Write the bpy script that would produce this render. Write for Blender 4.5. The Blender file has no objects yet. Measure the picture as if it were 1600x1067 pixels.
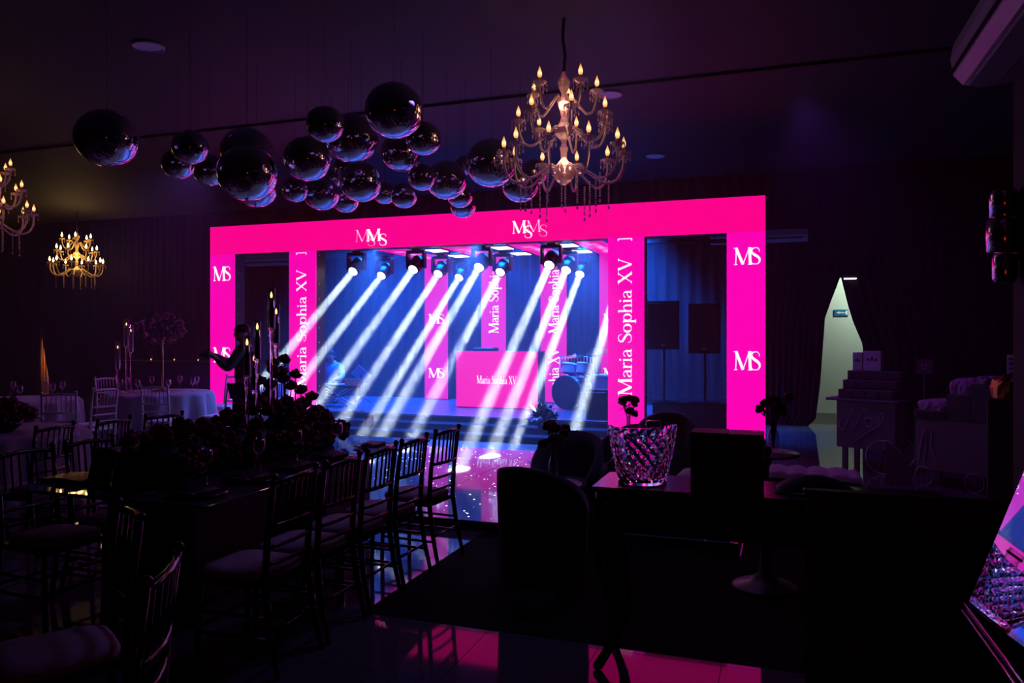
import bpy, bmesh, math, random
from mathutils import Vector, Matrix, Euler

random.seed(7)
SC = bpy.context.scene
COL = SC.collection
PI = math.pi

# ------------------------------------------------------------------ camera, world, exposure
CAM_H, YAW, FOC, CX, HY = 1.6, math.radians(19.4), 1192.0, 800.0, 523.0
cam_d = bpy.data.cameras.new('camera')
cam = bpy.data.objects.new('camera', cam_d)
COL.objects.link(cam)
cam.location = (0, 0, CAM_H)
cam.rotation_euler = (PI / 2, 0, YAW)
cam_d.sensor_width = 36.0
cam_d.lens = FOC * 36.0 / 1600.0
cam_d.shift_y = -(533.5 - HY) / 1600.0
cam_d.clip_start = 0.05
cam_d.clip_end = 200
SC.camera = cam

w = bpy.data.worlds.new('night')
SC.world = w
w.use_nodes = True
w.node_tree.nodes['Background'].inputs[0].default_value = (0.10, 0.06, 0.22, 1)
w.node_tree.nodes['Background'].inputs[1].default_value = 0.0006

vs = SC.view_settings
vs.view_transform = 'Standard'
vs.look = 'None'
vs.exposure = 0.0
vs.gamma = 1.0
vs.use_curve_mapping = False
SC.cycles.max_bounces = 10
SC.cycles.transmission_bounces = 8
SC.cycles.transparent_max_bounces = 12
SC.cycles.sample_clamp_indirect = 4.0
SC.cycles.use_adaptive_sampling = False

SA, CA = math.sin(YAW), math.cos(YAW)


def at_D(px, py, D):
    r = (px - CX) / FOC * D
    return Vector((-D * SA + r * CA, D * CA + r * SA, CAM_H - (py - HY) / FOC * D))


def at_Y(px, py, Y):
    u = (px - CX) / FOC
    return at_D(px, py, Y / (CA + u * SA))


def at_X(px, py, X):
    u = (px - CX) / FOC
    return at_D(px, py, X / (-SA + u * CA))


def at_z(px, py, z):
    return at_D(px, py, (CAM_H - z) * FOC / (py - HY))


# ------------------------------------------------------------------ lamps of the room
def lamp(name, kind, loc, energy, color, target=None, size=0.1, spot=60, blend=0.3, size_y=None, parent=None):
    d = bpy.data.lights.new(name, 'AREA' if kind == 'BEAM' else kind)
    if kind == 'BEAM':
        d.shape = 'DISK'
        d.size = size
        d.spread = math.radians(spot)
    d.energy = energy
    d.color = color
    if kind == 'SPOT':
        d.spot_size = math.radians(spot)
        d.spot_blend = blend
        d.shadow_soft_size = size
    elif kind == 'AREA':
        d.size = size
        if size_y:
            d.shape = 'RECTANGLE'
            d.size_y = size_y
    else:
        d.shadow_soft_size = size
    o = bpy.data.objects.new(name, d)
    COL.objects.link(o)
    o.location = loc
    if target is not None:
        o.rotation_euler = (Vector(target) - Vector(loc)).to_track_quat('-Z', 'Y').to_euler()
    return o


# one unseen area lamp over the rig stands in for its blue washes
lamp('rig_wash', 'AREA', (-5.0, 13.05, 3.62), 3000, (0.0, 0.11, 1.0), (-5.0, 13.05, 0), 5.8, size_y=1.9).data.spread = math.radians(95)
# unseen blue spots behind the front beam, lighting haze and steps before the stage
for x, e in ((-6.4, .8), (-4.6, 1.0), (-2.8, .9)):
    lamp('front_wash', 'SPOT', (x, 11.3, 3.1), 3700 * e, (0.04, 0.17, 1.0), (x, 9.7, 0.0), .06, 84, .9)
lamp('violet_fill', 'SPOT', (-1.0, 6.0, 4.2), 55, (0.40, 0.20, 1.0), (-2.8, 4.4, 0.3), .45, 100, .9)  # violet fill spots added over chairs, tables and carts, without fixtures
lamp('violet_fill', 'SPOT', (-8.6, 9.6, 4.4), 130, (0.42, 0.14, 1.0), (-8.2, 7.6, 0.3), .10, 90, .9)
lamp('violet_fill', 'SPOT', (0.2, 9.2, 4.3), 60, (0.38, 0.05, 1.0), (1.2, 9.0, 0.3), .10, 95, .9)
# corridor light behind the drape on the right, warm lamp behind the drape on the left
lamp('corridor_lamp', 'POINT', (1.9, 14.95, 3.0), 130, (0.78, 1.0, 0.80), None, .15)
lamp('warm_lamp', 'POINT', (-18.3, 15.2, 1.0), 60, (1.0, 0.26, 0.08), None, .1)
# red glow of an unseen sign behind the photographer
lamp('red_glow', 'AREA', (0.6, -0.6, 1.2), 1.1, (1.0, 0.06, 0.03), (1.0, 4.0, 2.6), .4)

# ------------------------------------------------------------------ materials
MATS = {}


def mat(name, color=(.5, .5, .5), rough=.5, metal=0.0, spec=.5, emit=None, estr=0.0, trans=0.0, ior=1.45, coat=0.0, sheen=0.0, noise=None, bump=None):
    if name in MATS:
        return MATS[name]
    m = bpy.data.materials.new(name)
    m.use_nodes = True
    nt = m.node_tree
    b = nt.nodes['Principled BSDF']
    b.inputs['Base Color'].default_value = (*color, 1)
    b.inputs['Roughness'].default_value = rough
    b.inputs['Metallic'].default_value = metal
    b.inputs['Specular IOR Level'].default_value = spec
    b.inputs['Transmission Weight'].default_value = trans
    b.inputs['IOR'].default_value = ior
    b.inputs['Coat Weight'].default_value = coat
    b.inputs['Sheen Weight'].default_value = sheen
    if emit:
        b.inputs['Emission Color'].default_value = (*emit, 1)
        b.inputs['Emission Strength'].default_value = estr
    if noise or bump:
        tc = nt.nodes.new('ShaderNodeTexCoord')
        nz = nt.nodes.new('ShaderNodeTexNoise')
        nt.links.new(tc.outputs['Object'], nz.inputs['Vector'])
        if noise:
            scale, c2 = noise
            nz.inputs['Scale'].default_value = scale
            nz.inputs['Detail'].default_value = 4
            mx = nt.nodes.new('ShaderNodeMix')
            mx.data_type = 'RGBA'
            mx.inputs['A'].default_value = (*color, 1)
            mx.inputs['B'].default_value = (*c2, 1)
            nt.links.new(nz.outputs['Fac'], mx.inputs['Factor'])
            nt.links.new(mx.outputs['Result'], b.inputs['Base Color'])
        if bump:
            if not noise:
                nz.inputs['Scale'].default_value = bump[0]
            bp = nt.nodes.new('ShaderNodeBump')
            bp.inputs['Strength'].default_value = bump[1]
            bp.inputs['Distance'].default_value = .01
            nt.links.new(nz.outputs['Fac'], bp.inputs['Height'])
            nt.links.new(bp.outputs['Normal'], b.inputs['Normal'])
    if emit:
        m.cycles.emission_sampling = 'NONE' if name not in ('bulb_yellow', 'bulb_orange') else 'AUTO'
    MATS[name] = m
    return m


def led(name, color, strength):
    """LED wall: black masked face, rows of diodes as a fine grid over the emission."""
    m = mat(name, (.01, .01, .012), .5)
    nt = m.node_tree
    b = nt.nodes['Principled BSDF']
    tc = nt.nodes.new('ShaderNodeTexCoord')
    nz = nt.nodes.new('ShaderNodeTexChecker')
    nz.inputs['Scale'].default_value = 60
    nz.inputs['Color1'].default_value = (*[c * 1.04 for c in color], 1)
    nz.inputs['Color2'].default_value = (*[c * .96 for c in color], 1)
    nt.links.new(tc.outputs['Object'], nz.inputs['Vector'])
    nt.links.new(nz.outputs['Color'], b.inputs['Emission Color'])
    b.inputs['Emission Strength'].default_value = strength
    return m


M_LEDB = led('led_rose', (1.0, 0.0, 0.27), 1.0)
M_LEDP = led('led_magenta', (1.0, 0.0, 0.46), 1.0)
M_LEDI = led('led_inner', (1.0, 0.0, 0.52), .85)
M_WHITE_E = mat('led_white', (.8, .8, .8), .5, emit=(1, .93, .97), estr=1.3)
M_WHITE_T = mat('led_white_thin', (.8, .8, .8), .5, emit=(1, .55, .75), estr=1.0)
M_PANEL = mat('panel_light', (.8, .8, .8), .5, emit=(.80, .82, 1.0), estr=5)
M_LENS = mat('lens_light', (.9, .9, .9), .3, emit=(1, .99, .93), estr=4.0)
M_BLACK = mat('black_metal', (.012, .012, .014), .45, spec=.5)
M_BLACKG = mat('black_gloss', (.01, .01, .012), .18, spec=.5)
M_BOLT = mat('bolt_metal', (.6, .6, .7), .3, metal=1)
M_STAGE = mat('stage_vinyl', (.09, .07, .10), .35, noise=(3, (.07, .055, .08)))
M_STAGEF = mat('stage_skirt', (.012, .014, .022), .95, spec=.08, noise=(6, (.009, .01, .016)))
M_TILE = mat('porcelain_tile', (.12, .12, .135), .05, spec=.85, noise=(1.3, (.09, .09, .105)))
M_GROUT = mat('grout', (.05, .05, .055), .8, noise=(30, (.03, .03, .03)))
M_DANCE = mat('dance_acrylic', (.15, .15, .19), .05, noise=(2, (.115, .115, .15)))
M_STAR = mat('star_diode', (.9, .9, .9), .4, emit=(.75, .85, 1.0), estr=5)
M_CEIL = mat('ceiling_board', (.035, .03, .035), .7, noise=(2, (.026, .024, .028)))
M_WALL = mat('dark_wall', (.010, .009, .011), .8, noise=(3, (.008, .007, .009)))
M_DRAPE = mat('black_drape', (.008, .007, .010), .9, spec=.2, noise=(8, (.005, .005, .007)))
M_DRAPEB = mat('stage_drape', (.02, .02, .026), .9, noise=(5, (.016, .016, .022)))
M_WHITEW = mat('white_wall', (.72, .74, .70), .7, noise=(4, (.66, .68, .64)))
M_CHROME = mat('mirror_foil', (.86, .87, .92), .012, metal=1)
M_CHROME2 = mat('chrome', (.75, .75, .78), .12, metal=1)
M_SEAM = mat('foil_seam', (.45, .45, .5), .15, metal=1)
M_DARKCH = mat('chair_dark_wood', (.014, .010, .010), .22, spec=.5, coat=.3, noise=(14, (.008, .006, .006)))
M_SILCH = mat('chair_silver', (.62, .60, .64), .35, metal=.3, noise=(14, (.52, .5, .55)))
M_CUSH = mat('chair_cushion', (.55, .52, .58), .85, noise=(20, (.28, .27, .31)))
M_CUSHW = mat('white_cushion', (.7, .68, .72), .85, noise=(20, (.6, .58, .62)))
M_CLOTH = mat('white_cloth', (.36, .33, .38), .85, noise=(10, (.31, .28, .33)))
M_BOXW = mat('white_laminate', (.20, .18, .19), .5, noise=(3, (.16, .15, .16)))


def thin_glass(name, tint, refl):
    m = bpy.data.materials.new(name)
    m.use_nodes = True
    nt = m.node_tree
    nt.nodes.remove(nt.nodes['Principled BSDF'])
    tr = nt.nodes.new('ShaderNodeBsdfTransparent')
    tr.inputs['Color'].default_value = (*tint, 1)
    gl = nt.nodes.new('ShaderNodeBsdfGlossy')
    gl.inputs['Roughness'].default_value = .04
    fr = nt.nodes.new('ShaderNodeLayerWeight')
    fr.inputs['Blend'].default_value = refl
    mr = nt.nodes.new('ShaderNodeMapRange')
    mr.inputs['To Min'].default_value = .05
    mr.inputs['To Max'].default_value = .95
    mx = nt.nodes.new('ShaderNodeMixShader')
    nt.links.new(fr.outputs['Facing'], mr.inputs['Value'])
    nt.links.new(mr.outputs['Result'], mx.inputs[0])
    nt.links.new(tr.outputs[0], mx.inputs[1])
    nt.links.new(gl.outputs[0], mx.inputs[2])
    nt.links.new(mx.outputs[0], nt.nodes['Material Output'].inputs['Surface'])
    return m


M_GLASS = thin_glass('clear_glass', (.95, .93, .96), .32)
M_GLASSR = mat('solid_glass', (1, .97, 1), .02, trans=1.0, ior=1.45)
M_GLASSD = mat('table_glass', (.35, .4, .4), .03, trans=.8, ior=1.5)
M_CRYSTAL = mat('crystal', (.98, .97, 1.0), .04, trans=1.0, ior=1.24, coat=1.0)
M_ROSE = mat('rose_red', (.24, .014, .04), .6, sheen=.3, noise=(25, (.13, .006, .02)))
M_ROSEP = mat('rose_pink', (.30, .05, .12), .6, sheen=.2, noise=(25, (.2, .03, .08)))
M_LEAF = mat('leaf_green', (.012, .028, .012), .5, noise=(12, (.006, .016, .008)))
M_STEM = mat('stem_green', (.02, .04, .015), .6, noise=(12, (.012, .025, .01)))
M_CANDLE = mat('dark_candle', (.03, .014, .012), .5, noise=(8, (.02, .01, .01)))
M_FLAME = mat('candle_flame', (1, .6, .2), .5, emit=(1, .52, .14), estr=5)
M_BULBO = mat('bulb_orange', (1, .5, .2), .4, emit=(1.0, .38, .09), estr=1.0)
_nt = M_BULBO.node_tree
_tc = _nt.nodes.new('ShaderNodeTexCoord')
_sp = _nt.nodes.new('ShaderNodeSeparateXYZ')
_cr = _nt.nodes.new('ShaderNodeValToRGB')
_cr.color_ramp.elements[0].position = .1
_cr.color_ramp.elements[0].color = (1.0, .30, .06, 1)
_cr.color_ramp.elements[1].position = .95
_cr.color_ramp.elements[1].color = (.55, .12, .02, 1)
_el = _cr.color_ramp.elements.new(.38)
_el.color = (1.0, .80, .42, 1)
_el = _cr.color_ramp.elements.new(.62)
_el.color = (1.0, .42, .11, 1)
_nt.links.new(_tc.outputs['Generated'], _sp.inputs[0])
_nt.links.new(_sp.outputs['Z'], _cr.inputs[0])
_nt.links.new(_cr.outputs[0], _nt.nodes['Principled BSDF'].inputs['Emission Color'])
_nt.nodes['Principled BSDF'].inputs['Emission Strength'].default_value = 1.4
M_BULBY = mat('bulb_yellow', (1, .8, .4), .4, emit=(1.0, .62, .20), estr=16)
M_GOLD = mat('chandelier_brass', (.55, .36, .16), .25, metal=1)
M_CHGLASS = mat('chandelier_glass', (.90, .72, .76), .10, trans=.45, ior=1.55)
M_CARPET = mat('black_carpet', (.006, .0055, .007), .95, spec=.1, noise=(60, (.003, .003, .004)), bump=(60, .5))
M_VELVET = mat('grey_velvet', (.07, .06, .08), .9, sheen=.3, noise=(18, (.055, .05, .065)))
M_WOOD = mat('dark_wood', (.05, .018, .016), .22, coat=.2, noise=(9, (.032, .012, .011)))
M_CAB = mat('cabinet_black', (.022, .016, .018), .5, noise=(4, (.016, .012, .013)))
M_CARD = mat('black_card', (.016, .008, .010), .45, noise=(9, (.010, .006, .007)))
M_PED = mat('white_table_dimmed', (.16, .14, .15), .4, noise=(4, (.12, .11, .12)))  # table white darkened to imitate the dimness around the pedestals
M_TABLEW = mat('white_table', (.70, .66, .72), .3, noise=(4, (.62, .6, .65)))
M_ACW = mat('ac_plastic', (.55, .53, .55), .35, noise=(3, (.5, .48, .5)))
M_CART = mat('cart_wood', (.26, .18, .24), .6, noise=(7, (.2, .14, .19)))
M_CARTD = mat('cart_dark', (.11, .08, .11), .6, noise=(7, (.07, .05, .07)))
M_PAPER = mat('white_paper', (.62, .58, .66), .7, noise=(6, (.55, .5, .58)))
M_FOILG = mat('gold_foil', (.32, .15, .03), .3, metal=1, bump=(25, .6))
M_CELLO = mat('cellophane', (.85, .7, .9), .10, trans=.4, ior=1.3, bump=(20, .8))
M_SIGN = mat('blue_sign', (.02, .16, .40), .5)
M_SIGNW = mat('sign_print', (.85, .9, .9), .5)
M_SKIN = mat('skin', (.42, .24, .17), .55, noise=(10, (.36, .2, .14)))
M_HAIR = mat('hair', (.015, .011, .010), .5, noise=(40, (.008, .006, .006)))
M_SHIRTD = mat('dark_shirt', (.03, .035, .06), .8, noise=(15, (.02, .025, .045)))
M_SHIRTB = mat('blue_shirt', (.06, .34, .55), .8, noise=(15, (.045, .28, .46)))
M_PANTS = mat('dark_trousers', (.018, .018, .025), .8, noise=(15, (.012, .012, .018)))
M_SHOE = mat('black_shoe', (.01, .01, .01), .3)
M_DRUM = mat('drum_shell', (.45, .42, .5), .3, noise=(5, (.38, .35, .44)))
M_DRUMH = mat('drum_head', (.02, .02, .03), .4, noise=(5, (.014, .014, .02)))
M_PLATE = mat('black_plate', (.03, .012, .02), .18)
M_NAPKIN = mat('napkin', (.16, .10, .15), .8, noise=(20, (.12, .07, .11)))
M_MENU_LIT = mat('menu_gold_reflection', (.80, .56, .22), .42, metal=.8, noise=(8, (.7, .48, .18)))  # gold chandelier reflection painted into the page colour
M_MIRROR = mat('mirror_glass', (.55, .55, .6), .01, metal=1)
M_LEADLAMP = mat('downlight_lit', (.9, .9, .8), .5, emit=(1, .95, .7), estr=2.2)
M_DOWN = mat('downlight_off', (.75, .70, .75), .35)
M_CORD = mat('cord', (.01, .01, .01), .7)
M_RUBBER = mat('rubber', (.012, .012, .012), .7)
M_LIQ = mat('bottle_glass', (.35, .18, .10), .06, trans=.8, ior=1.45)


# ------------------------------------------------------------------ mesh building
class MB:
    def __init__(self):
        self.v, self.f, self.s = [], [], []

    def add(self, vs, fs, smooth=False, M=None):
        o = len(self.v)
        for p in vs:
            p = Vector(p)
            self.v.append(tuple(M @ p) if M is not None else tuple(p))
        for q in fs:
            self.f.append(tuple(i + o for i in q))
            self.s.append(smooth)
        return self

    def box(self, x0, x1, y0, y1, z0, z1, M=None):
        vs = [(x, y, z) for z in (z0, z1) for y in (y0, y1) for x in (x0, x1)]
        fs = [(0, 2, 3, 1), (4, 5, 7, 6), (0, 1, 5, 4), (2, 6, 7, 3), (0, 4, 6, 2), (1, 3, 7, 5)]
        return self.add(vs, fs, False, M)

    def cbox(self, x0, x1, y0, y1, z0, z1, b=.01, M=None, smooth=False):
        """box with chamfered edges"""
        bm = bmesh.new()
        bmesh.ops.create_cube(bm, size=1)
        for v in bm.verts:
            v.co = Vector(((x0 + x1) / 2 + v.co.x * (x1 - x0), (y0 + y1) / 2 + v.co.y * (y1 - y0), (z0 + z1) / 2 + v.co.z * (z1 - z0)))
        bmesh.ops.bevel(bm, geom=bm.edges[:], offset=b, segments=1, profile=.5, affect='EDGES')
        bm.verts.index_update()
        self.add([v.co.copy() for v in bm.verts], [[v.index for v in f.verts] for f in bm.faces], smooth, M)
        bm.free()
        return self

    def lathe(self, prof, seg=24, M=None, smooth=True, cap=True):
        vs, fs = [], []
        n = len(prof)
        for r, z in prof:
            for i in range(seg):
                a = 2 * PI * i / seg
                vs.append((r * math.cos(a), r * math.sin(a), z))
        for j in range(n - 1):
            for i in range(seg):
                k = (i + 1) % seg
                fs.append((j * seg + i, j * seg + k, (j + 1) * seg + k, (j + 1) * seg + i))
        if cap:
            if prof[0][0] > 1e-5:
                fs.append(tuple(range(seg))[::-1])
            if prof[-1][0] > 1e-5:
                fs.append(tuple((n - 1) * seg + i for i in range(seg)))
        return self.add(vs, fs, smooth, M)

    def tube(self, pts, rad, seg=8, M=None, cap=True):
        pts = [Vector(p) for p in pts]
        n = len(pts)
        rs = rad if isinstance(rad, (list, tuple)) else [rad] * n
        vs, fs = [], []
        ref = None
        for j in range(n):
            t = (pts[min(j + 1, n - 1)] - pts[max(j - 1, 0)])
            if t.length < 1e-9:
                t = Vector((0, 0, 1))
            t.normalize()
            if ref is None:
                ref = Vector((1, 0, 0)) if abs(t.x) < .8 else Vector((0, 1, 0))
            a = (ref - t * ref.dot(t)).normalized()
            ref = a
            b = t.cross(a)
            for i in range(seg):
                th = 2 * PI * i / seg
                vs.append(pts[j] + (a * math.cos(th) + b * math.sin(th)) * rs[j])
        for j in range(n - 1):
            for i in range(seg):
                k = (i + 1) % seg
                fs.append((j * seg + i, j * seg + k, (j + 1) * seg + k, (j + 1) * seg + i))
        if cap:
            fs.append(tuple(range(seg))[::-1])
            fs.append(tuple((n - 1) * seg + i for i in range(seg)))
        return self.add(vs, fs, True, M)

    def ball(self, c, r, seg=16, rings=10, M=None, sc=(1, 1, 1)):
        c = Vector(c)
        vs, fs = [c + Vector((0, 0, -r * sc[2]))], []
        for j in range(1, rings):
            ph = -PI / 2 + PI * j / rings
            for i in range(seg):
                a = 2 * PI * i / seg
                vs.append(c + Vector((r * sc[0] * math.cos(ph) * math.cos(a), r * sc[1] * math.cos(ph) * math.sin(a), r * sc[2] * math.sin(ph))))
        vs.append(c + Vector((0, 0, r * sc[2])))
        top = len(vs) - 1
        for i in range(seg):
            k = (i + 1) % seg
            fs.append((0, 1 + k, 1 + i))
            fs.append((top, 1 + (rings - 2) * seg + i, 1 + (rings - 2) * seg + k))
        for j in range(rings - 2):
            for i in range(seg):
                k = (i + 1) % seg
                fs.append((1 + j * seg + i, 1 + j * seg + k, 1 + (j + 1) * seg + k, 1 + (j + 1) * seg + i))
        return self.add(vs, fs, True, M)

    def prism(self, poly, z0, z1, M=None):
        n = len(poly)
        vs = [(x, y, z0) for x, y in poly] + [(x, y, z1) for x, y in poly]
        fs = [tuple(range(n))[::-1], tuple(range(n, 2 * n))]
        for i in range(n):
            k = (i + 1) % n
            fs.append((i, k, n + k, n + i))
        return self.add(vs, fs, False, M)

    def mesh(self, name, m):
        me = bpy.data.meshes.new(name)
        me.from_pydata(self.v, [], self.f)
        me.polygons.foreach_set('use_smooth', self.s)
        me.materials.append(m)
        me.update()
        return me

    def build(self, name, m, parent=None, loc=None):
        return link(name, self.mesh(name, m), parent, loc)


def link(name, me, parent=None, loc=None, rot=None):
    o = bpy.data.objects.new(name, me)
    COL.objects.link(o)
    if parent is not None:
        o.parent = parent
    if loc is not None:
        o.location = loc
    if rot is not None:
        o.rotation_euler = rot
    return o


def tag(o, label, cat, group=None, kind=None):
    o['label'] = label
    o['category'] = cat
    if group:
        o['group'] = group
    if kind:
        o['kind'] = kind
    return o


def thing(name, label, cat, loc=(0, 0, 0), rz=0.0, group=None):
    o = bpy.data.objects.new(name, None)
    o.empty_display_size = .1
    COL.objects.link(o)
    o.location = loc
    o.rotation_euler = (0, 0, rz)
    return tag(o, label, cat, group)


def struct(o, label=None, cat=None):
    o['kind'] = 'structure'
    if label:
        o['label'] = label
    if cat:
        o['category'] = cat
    return o


def dup(root, loc, rz, label, group=None, scale=None):
    def rec(o, p):
        c = o.copy()
        COL.objects.link(c)
        if p is not None:
            c.parent = p
        for ch in o.children:
            rec(ch, c)
        return c
    r = rec(root, None)
    r.location = loc
    r.rotation_euler = (0, 0, rz)
    if scale:
        r.scale = (scale,) * 3
    r['label'] = label
    if group:
        r['group'] = group
    return r


def T(x=0, y=0, z=0, rx=0, ry=0, rz=0, s=1):
    return Matrix.Translation((x, y, z)) @ Euler((rx, ry, rz)).to_matrix().to_4x4() @ Matrix.Scale(s, 4)


# ------------------------------------------------------------------ lettering (high-contrast serif), drawn stroke by stroke
def _arc(cx, cy, rx, ry, a0, a1, n, w0, w1, wm=None):
    out = []
    for i in range(n + 1):
        t = i / n
        a = math.radians(a0 + (a1 - a0) * t)
        if wm is None:
            ww = w0 + (w1 - w0) * t
        else:
            ww = (w0 + (w1 - w0) * t) + (wm - (w0 + w1) / 2) * math.sin(PI * t)
        out.append((cx + rx * math.cos(a), cy + ry * math.sin(a), ww))
    return out


def _ell(cx, cy, rx, ry, thick, thin, n=24):
    return [(cx + rx * math.cos(2 * PI * i / n), cy + ry * math.sin(2 * PI * i / n), thin + (thick - thin) * abs(math.cos(2 * PI * i / n)) ** 1.5) for i in range(n + 1)]


K, t_ = .16, .05
SER = lambda x, y, h=.11: [(x - h, y, .035), (x + h, y, .035)]
GLYPH = {
    'M': (1.12, [[(.13, 0, t_), (.17, 1, t_)], [(.15, 1, K), (.55, .02, K)], [(.55, .02, t_), (.92, 1, t_)], [(.97, 0, K), (.93, 1, K)], SER(.13, .017), SER(.97, .017, .14), SER(.1, .983, .1), SER(.96, .983, .1)]),
    'S': (.66, [[(.55, .74, .03), (.54, .86, .035), (.46, .96, .045), (.32, .985, .05), (.17, .94, .07), (.10, .82, .10), (.13, .68, .13), (.27, .57, .15), (.43, .47, .15), (.56, .34, .13), (.57, .18, .10), (.48, .05, .06), (.32, .015, .045), (.16, .05, .04), (.07, .15, .035), (.06, .28, .03)]]),
    'a': (.56, [[(.42, .02, .10), (.42, .44, .11)], [(.42, .42, .09), (.38, .56, .06), (.24, .615, .045), (.11, .55, .06), (.09, .47, .09)], [(.42, .36, .04), (.22, .31, .06), (.09, .2, .11), (.1, .08, .10), (.2, .015, .05), (.34, .06, .04), (.42, .16, .04)], [(.42, .05, .06), (.48, .015, .04), (.55, .05, .03)]]),
    'r': (.44, [[(.13, 0, .11), (.13, .62, .11)], SER(.13, .017, .13), [(.03, .60, .035), (.13, .60, .035)], [(.16, .4, .04), (.23, .55, .05), (.33, .6, .08), (.40, .54, .10)]]),
    'i': (.28, [[(.13, 0, .11), (.13, .62, .11)], SER(.13, .017, .13), [(.03, .60, .035), (.13, .60, .035)], [(.07, .85, .10), (.13, .85, .13), (.19, .85, .10)]]),
    'o': (.60, [_ell(.29, .31, .22, .29, .13, .04)]),
    'p': (.64, [[(.13, -.32, .11), (.13, .62, .11)], SER(.13, -.30, .13), [(.03, .60, .035), (.13, .60, .035)], _ell(.36, .31, .2, .29, .12, .04)]),
    'h': (.64, [[(.13, 0, .11), (.13, 1.0, .11)], SER(.13, .017, .13), [(.03, .98, .035), (.13, .98, .035)], [(.16, .42, .04), (.25, .56, .05), (.38, .6, .07), (.47, .5, .1), (.49, .36, .11), (.49, 0, .11)], SER(.49, .017, .13)]),
    'X': (.82, [[(.13, 1, .13), (.70, 0, .13)], [(.68, 1, t_), (.12, 0, t_)], SER(.13, .983, .12), SER(.68, .983, .1), SER(.12, .017, .1), SER(.70, .017, .12)]),
    'V': (.84, [[(.12, 1, .13), (.44, .02, .13)], [(.44, .02, t_), (.74, 1, t_)], SER(.12, .983, .12), SER(.74, .983, .1)]),
    ' ': (.34, []),
}


def letters(mb, text, fn, thin=1.0, track=0.0):
    """fn maps (x along the line, y up) in cap heights to a point"""
    x = 0.0
    for ch in text:
        wd, strokes = GLYPH[ch]
        for st in strokes:
            stroke(mb, [(x + a, b, c * thin) for a, b, c in st], fn)
        x += wd + track
    return x


def stroke(mb, st, fn):
    n = len(st)
    vs, fs = [], []
    for j in range(n):
        a, b = st[max(j - 1, 0)], st[min(j + 1, n - 1)]
        dx, dy = b[0] - a[0], b[1] - a[1]
        L = math.hypot(dx, dy) or 1
        nx, ny = -dy / L, dx / L
        h = st[j][2] / 2
        vs.append(fn(st[j][0] + nx * h, st[j][1] + ny * h))
        vs.append(fn(st[j][0] - nx * h, st[j][1] - ny * h))
    for j in range(n - 1):
        fs.append((2 * j, 2 * j + 1, 2 * j + 3, 2 * j + 2))
    mb.add(vs, fs)


def width(text, track=0.0):
    return sum(GLYPH[c][0] + track for c in text)

# ================================================================== THE ROOM
RX0, RX1, RY0, RY1, RH = -20.0, 5.0, -2.0, 16.2, 4.5
# floor: a screed with porcelain tiles laid on it, every tile near enough to be told apart is a piece
fl = MB().box(RX0 - 1.2, RX1, RY0, RY1, -.12, -.004).build('floor', M_GROUT)
struct(fl)
TS, TX0, TY0 = .61, -.88, 3.815
tile_me = MB().cbox(.0012, TS - .0012, .0012, TS - .0012, -.01, 0, .0006).mesh('tile', M_TILE)
far = MB()
DX0, DX1, DY0, DY1 = -7.75, -.29, 5.78, 9.50
for i in range(-34, 10):
    for j in range(-10, 21):
        x, y = TX0 + i * TS, TY0 + j * TS
        if x < RX0 - 1.1 or x + TS > RX1 or y < RY0 or y + TS > RY1:
            continue
        if x > DX0 and x + TS < DX1 and y > DY0 and y + TS < 14:
            continue
        if -12 <= i <= 3 and -4 <= j <= 5:
            link('tile', tile_me, fl, (x, y, 0))
        else:
            far.box(x + .002, x + TS - .002, y + .002, y + TS - .002, -.01, 0)
ft = far.build('far_tiles', M_TILE, fl)
ft['kind'] = 'stuff'

c = MB().box(RX0 - 1.2, RX1, RY0, RY1, RH, RH + .1).build('ceiling', M_CEIL)
struct(c)
struct(MB().box(RX0 - 1.2, RX1, 8.72, 8.78, RH - .03, RH).build('trim_1', M_CORD))
struct(MB().box(RX0 - 1.2, RX1, 3.4, 3.45, RH - .02, RH).build('trim_2', M_CORD))
struct(MB().box(RX0 - 1.3, RX1, RY1, RY1 + .1, 0, RH).build('wall_back', M_WALL))
struct(MB().box(RX0 - 1.3, RX0 - 1.2, RY0, RY1, 0, RH).build('wall_left', M_WALL))
struct(MB().box(RX1, RX1 + .1, RY0, RY1, 0, RH).build('wall_right', M_WALL))
struct(MB().box(RX0 - 1.2, RX1, RY0 - .1, RY0, 0, RH).build('wall_front', M_WALL))
struct(MB().box(1.25, 1.45, RY0, 5.05, 0, RH).build('wall_right_near', M_WALL))


def drape(name, poly, axis, at, m, label, wave=.045, pitch=.17, cols=None):
    """pleated cloth: poly = [(s, [z0, z1])...] columns along the wall; axis 'x' or 'y'"""
    s0, s1 = poly[0][0], poly[-1][0]
    n = cols or max(8, int(abs(s1 - s0) / pitch * 5))
    mb = MB()
    vs, fs = [], []

    def lerp(s):
        for (a, za), (b, zb) in zip(poly, poly[1:]):
            if min(a, b) - 1e-6 <= s <= max(a, b) + 1e-6:
                t = (s - a) / (b - a) if b != a else 0
                return za[0] + (zb[0] - za[0]) * t, za[1] + (zb[1] - za[1]) * t
        return poly[-1][1]
    for i in range(n + 1):
        s = s0 + (s1 - s0) * i / n
        z0, z1 = lerp(s)
        d = wave * math.sin(2 * PI * s / pitch) + .4 * wave * math.sin(2 * PI * s / (pitch * 2.7) + 1)
        for z in (z0, (z0 + z1) / 2, z1):
            vs.append((s, at + d, z) if axis == 'x' else (at + d, s, z))
    for i in range(n):
        for k in range(2):
            a = i * 3 + k
            fs.append((a, a + 3, a + 4, a + 1))
    mb.add(vs, fs, True)
    o = mb.build(name, m)
    md = o.modifiers.new('thick', 'SOLIDIFY')
    md.thickness = .006
    return tag(o, label, 'curtain')


DY = 14.35
top = RH


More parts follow.
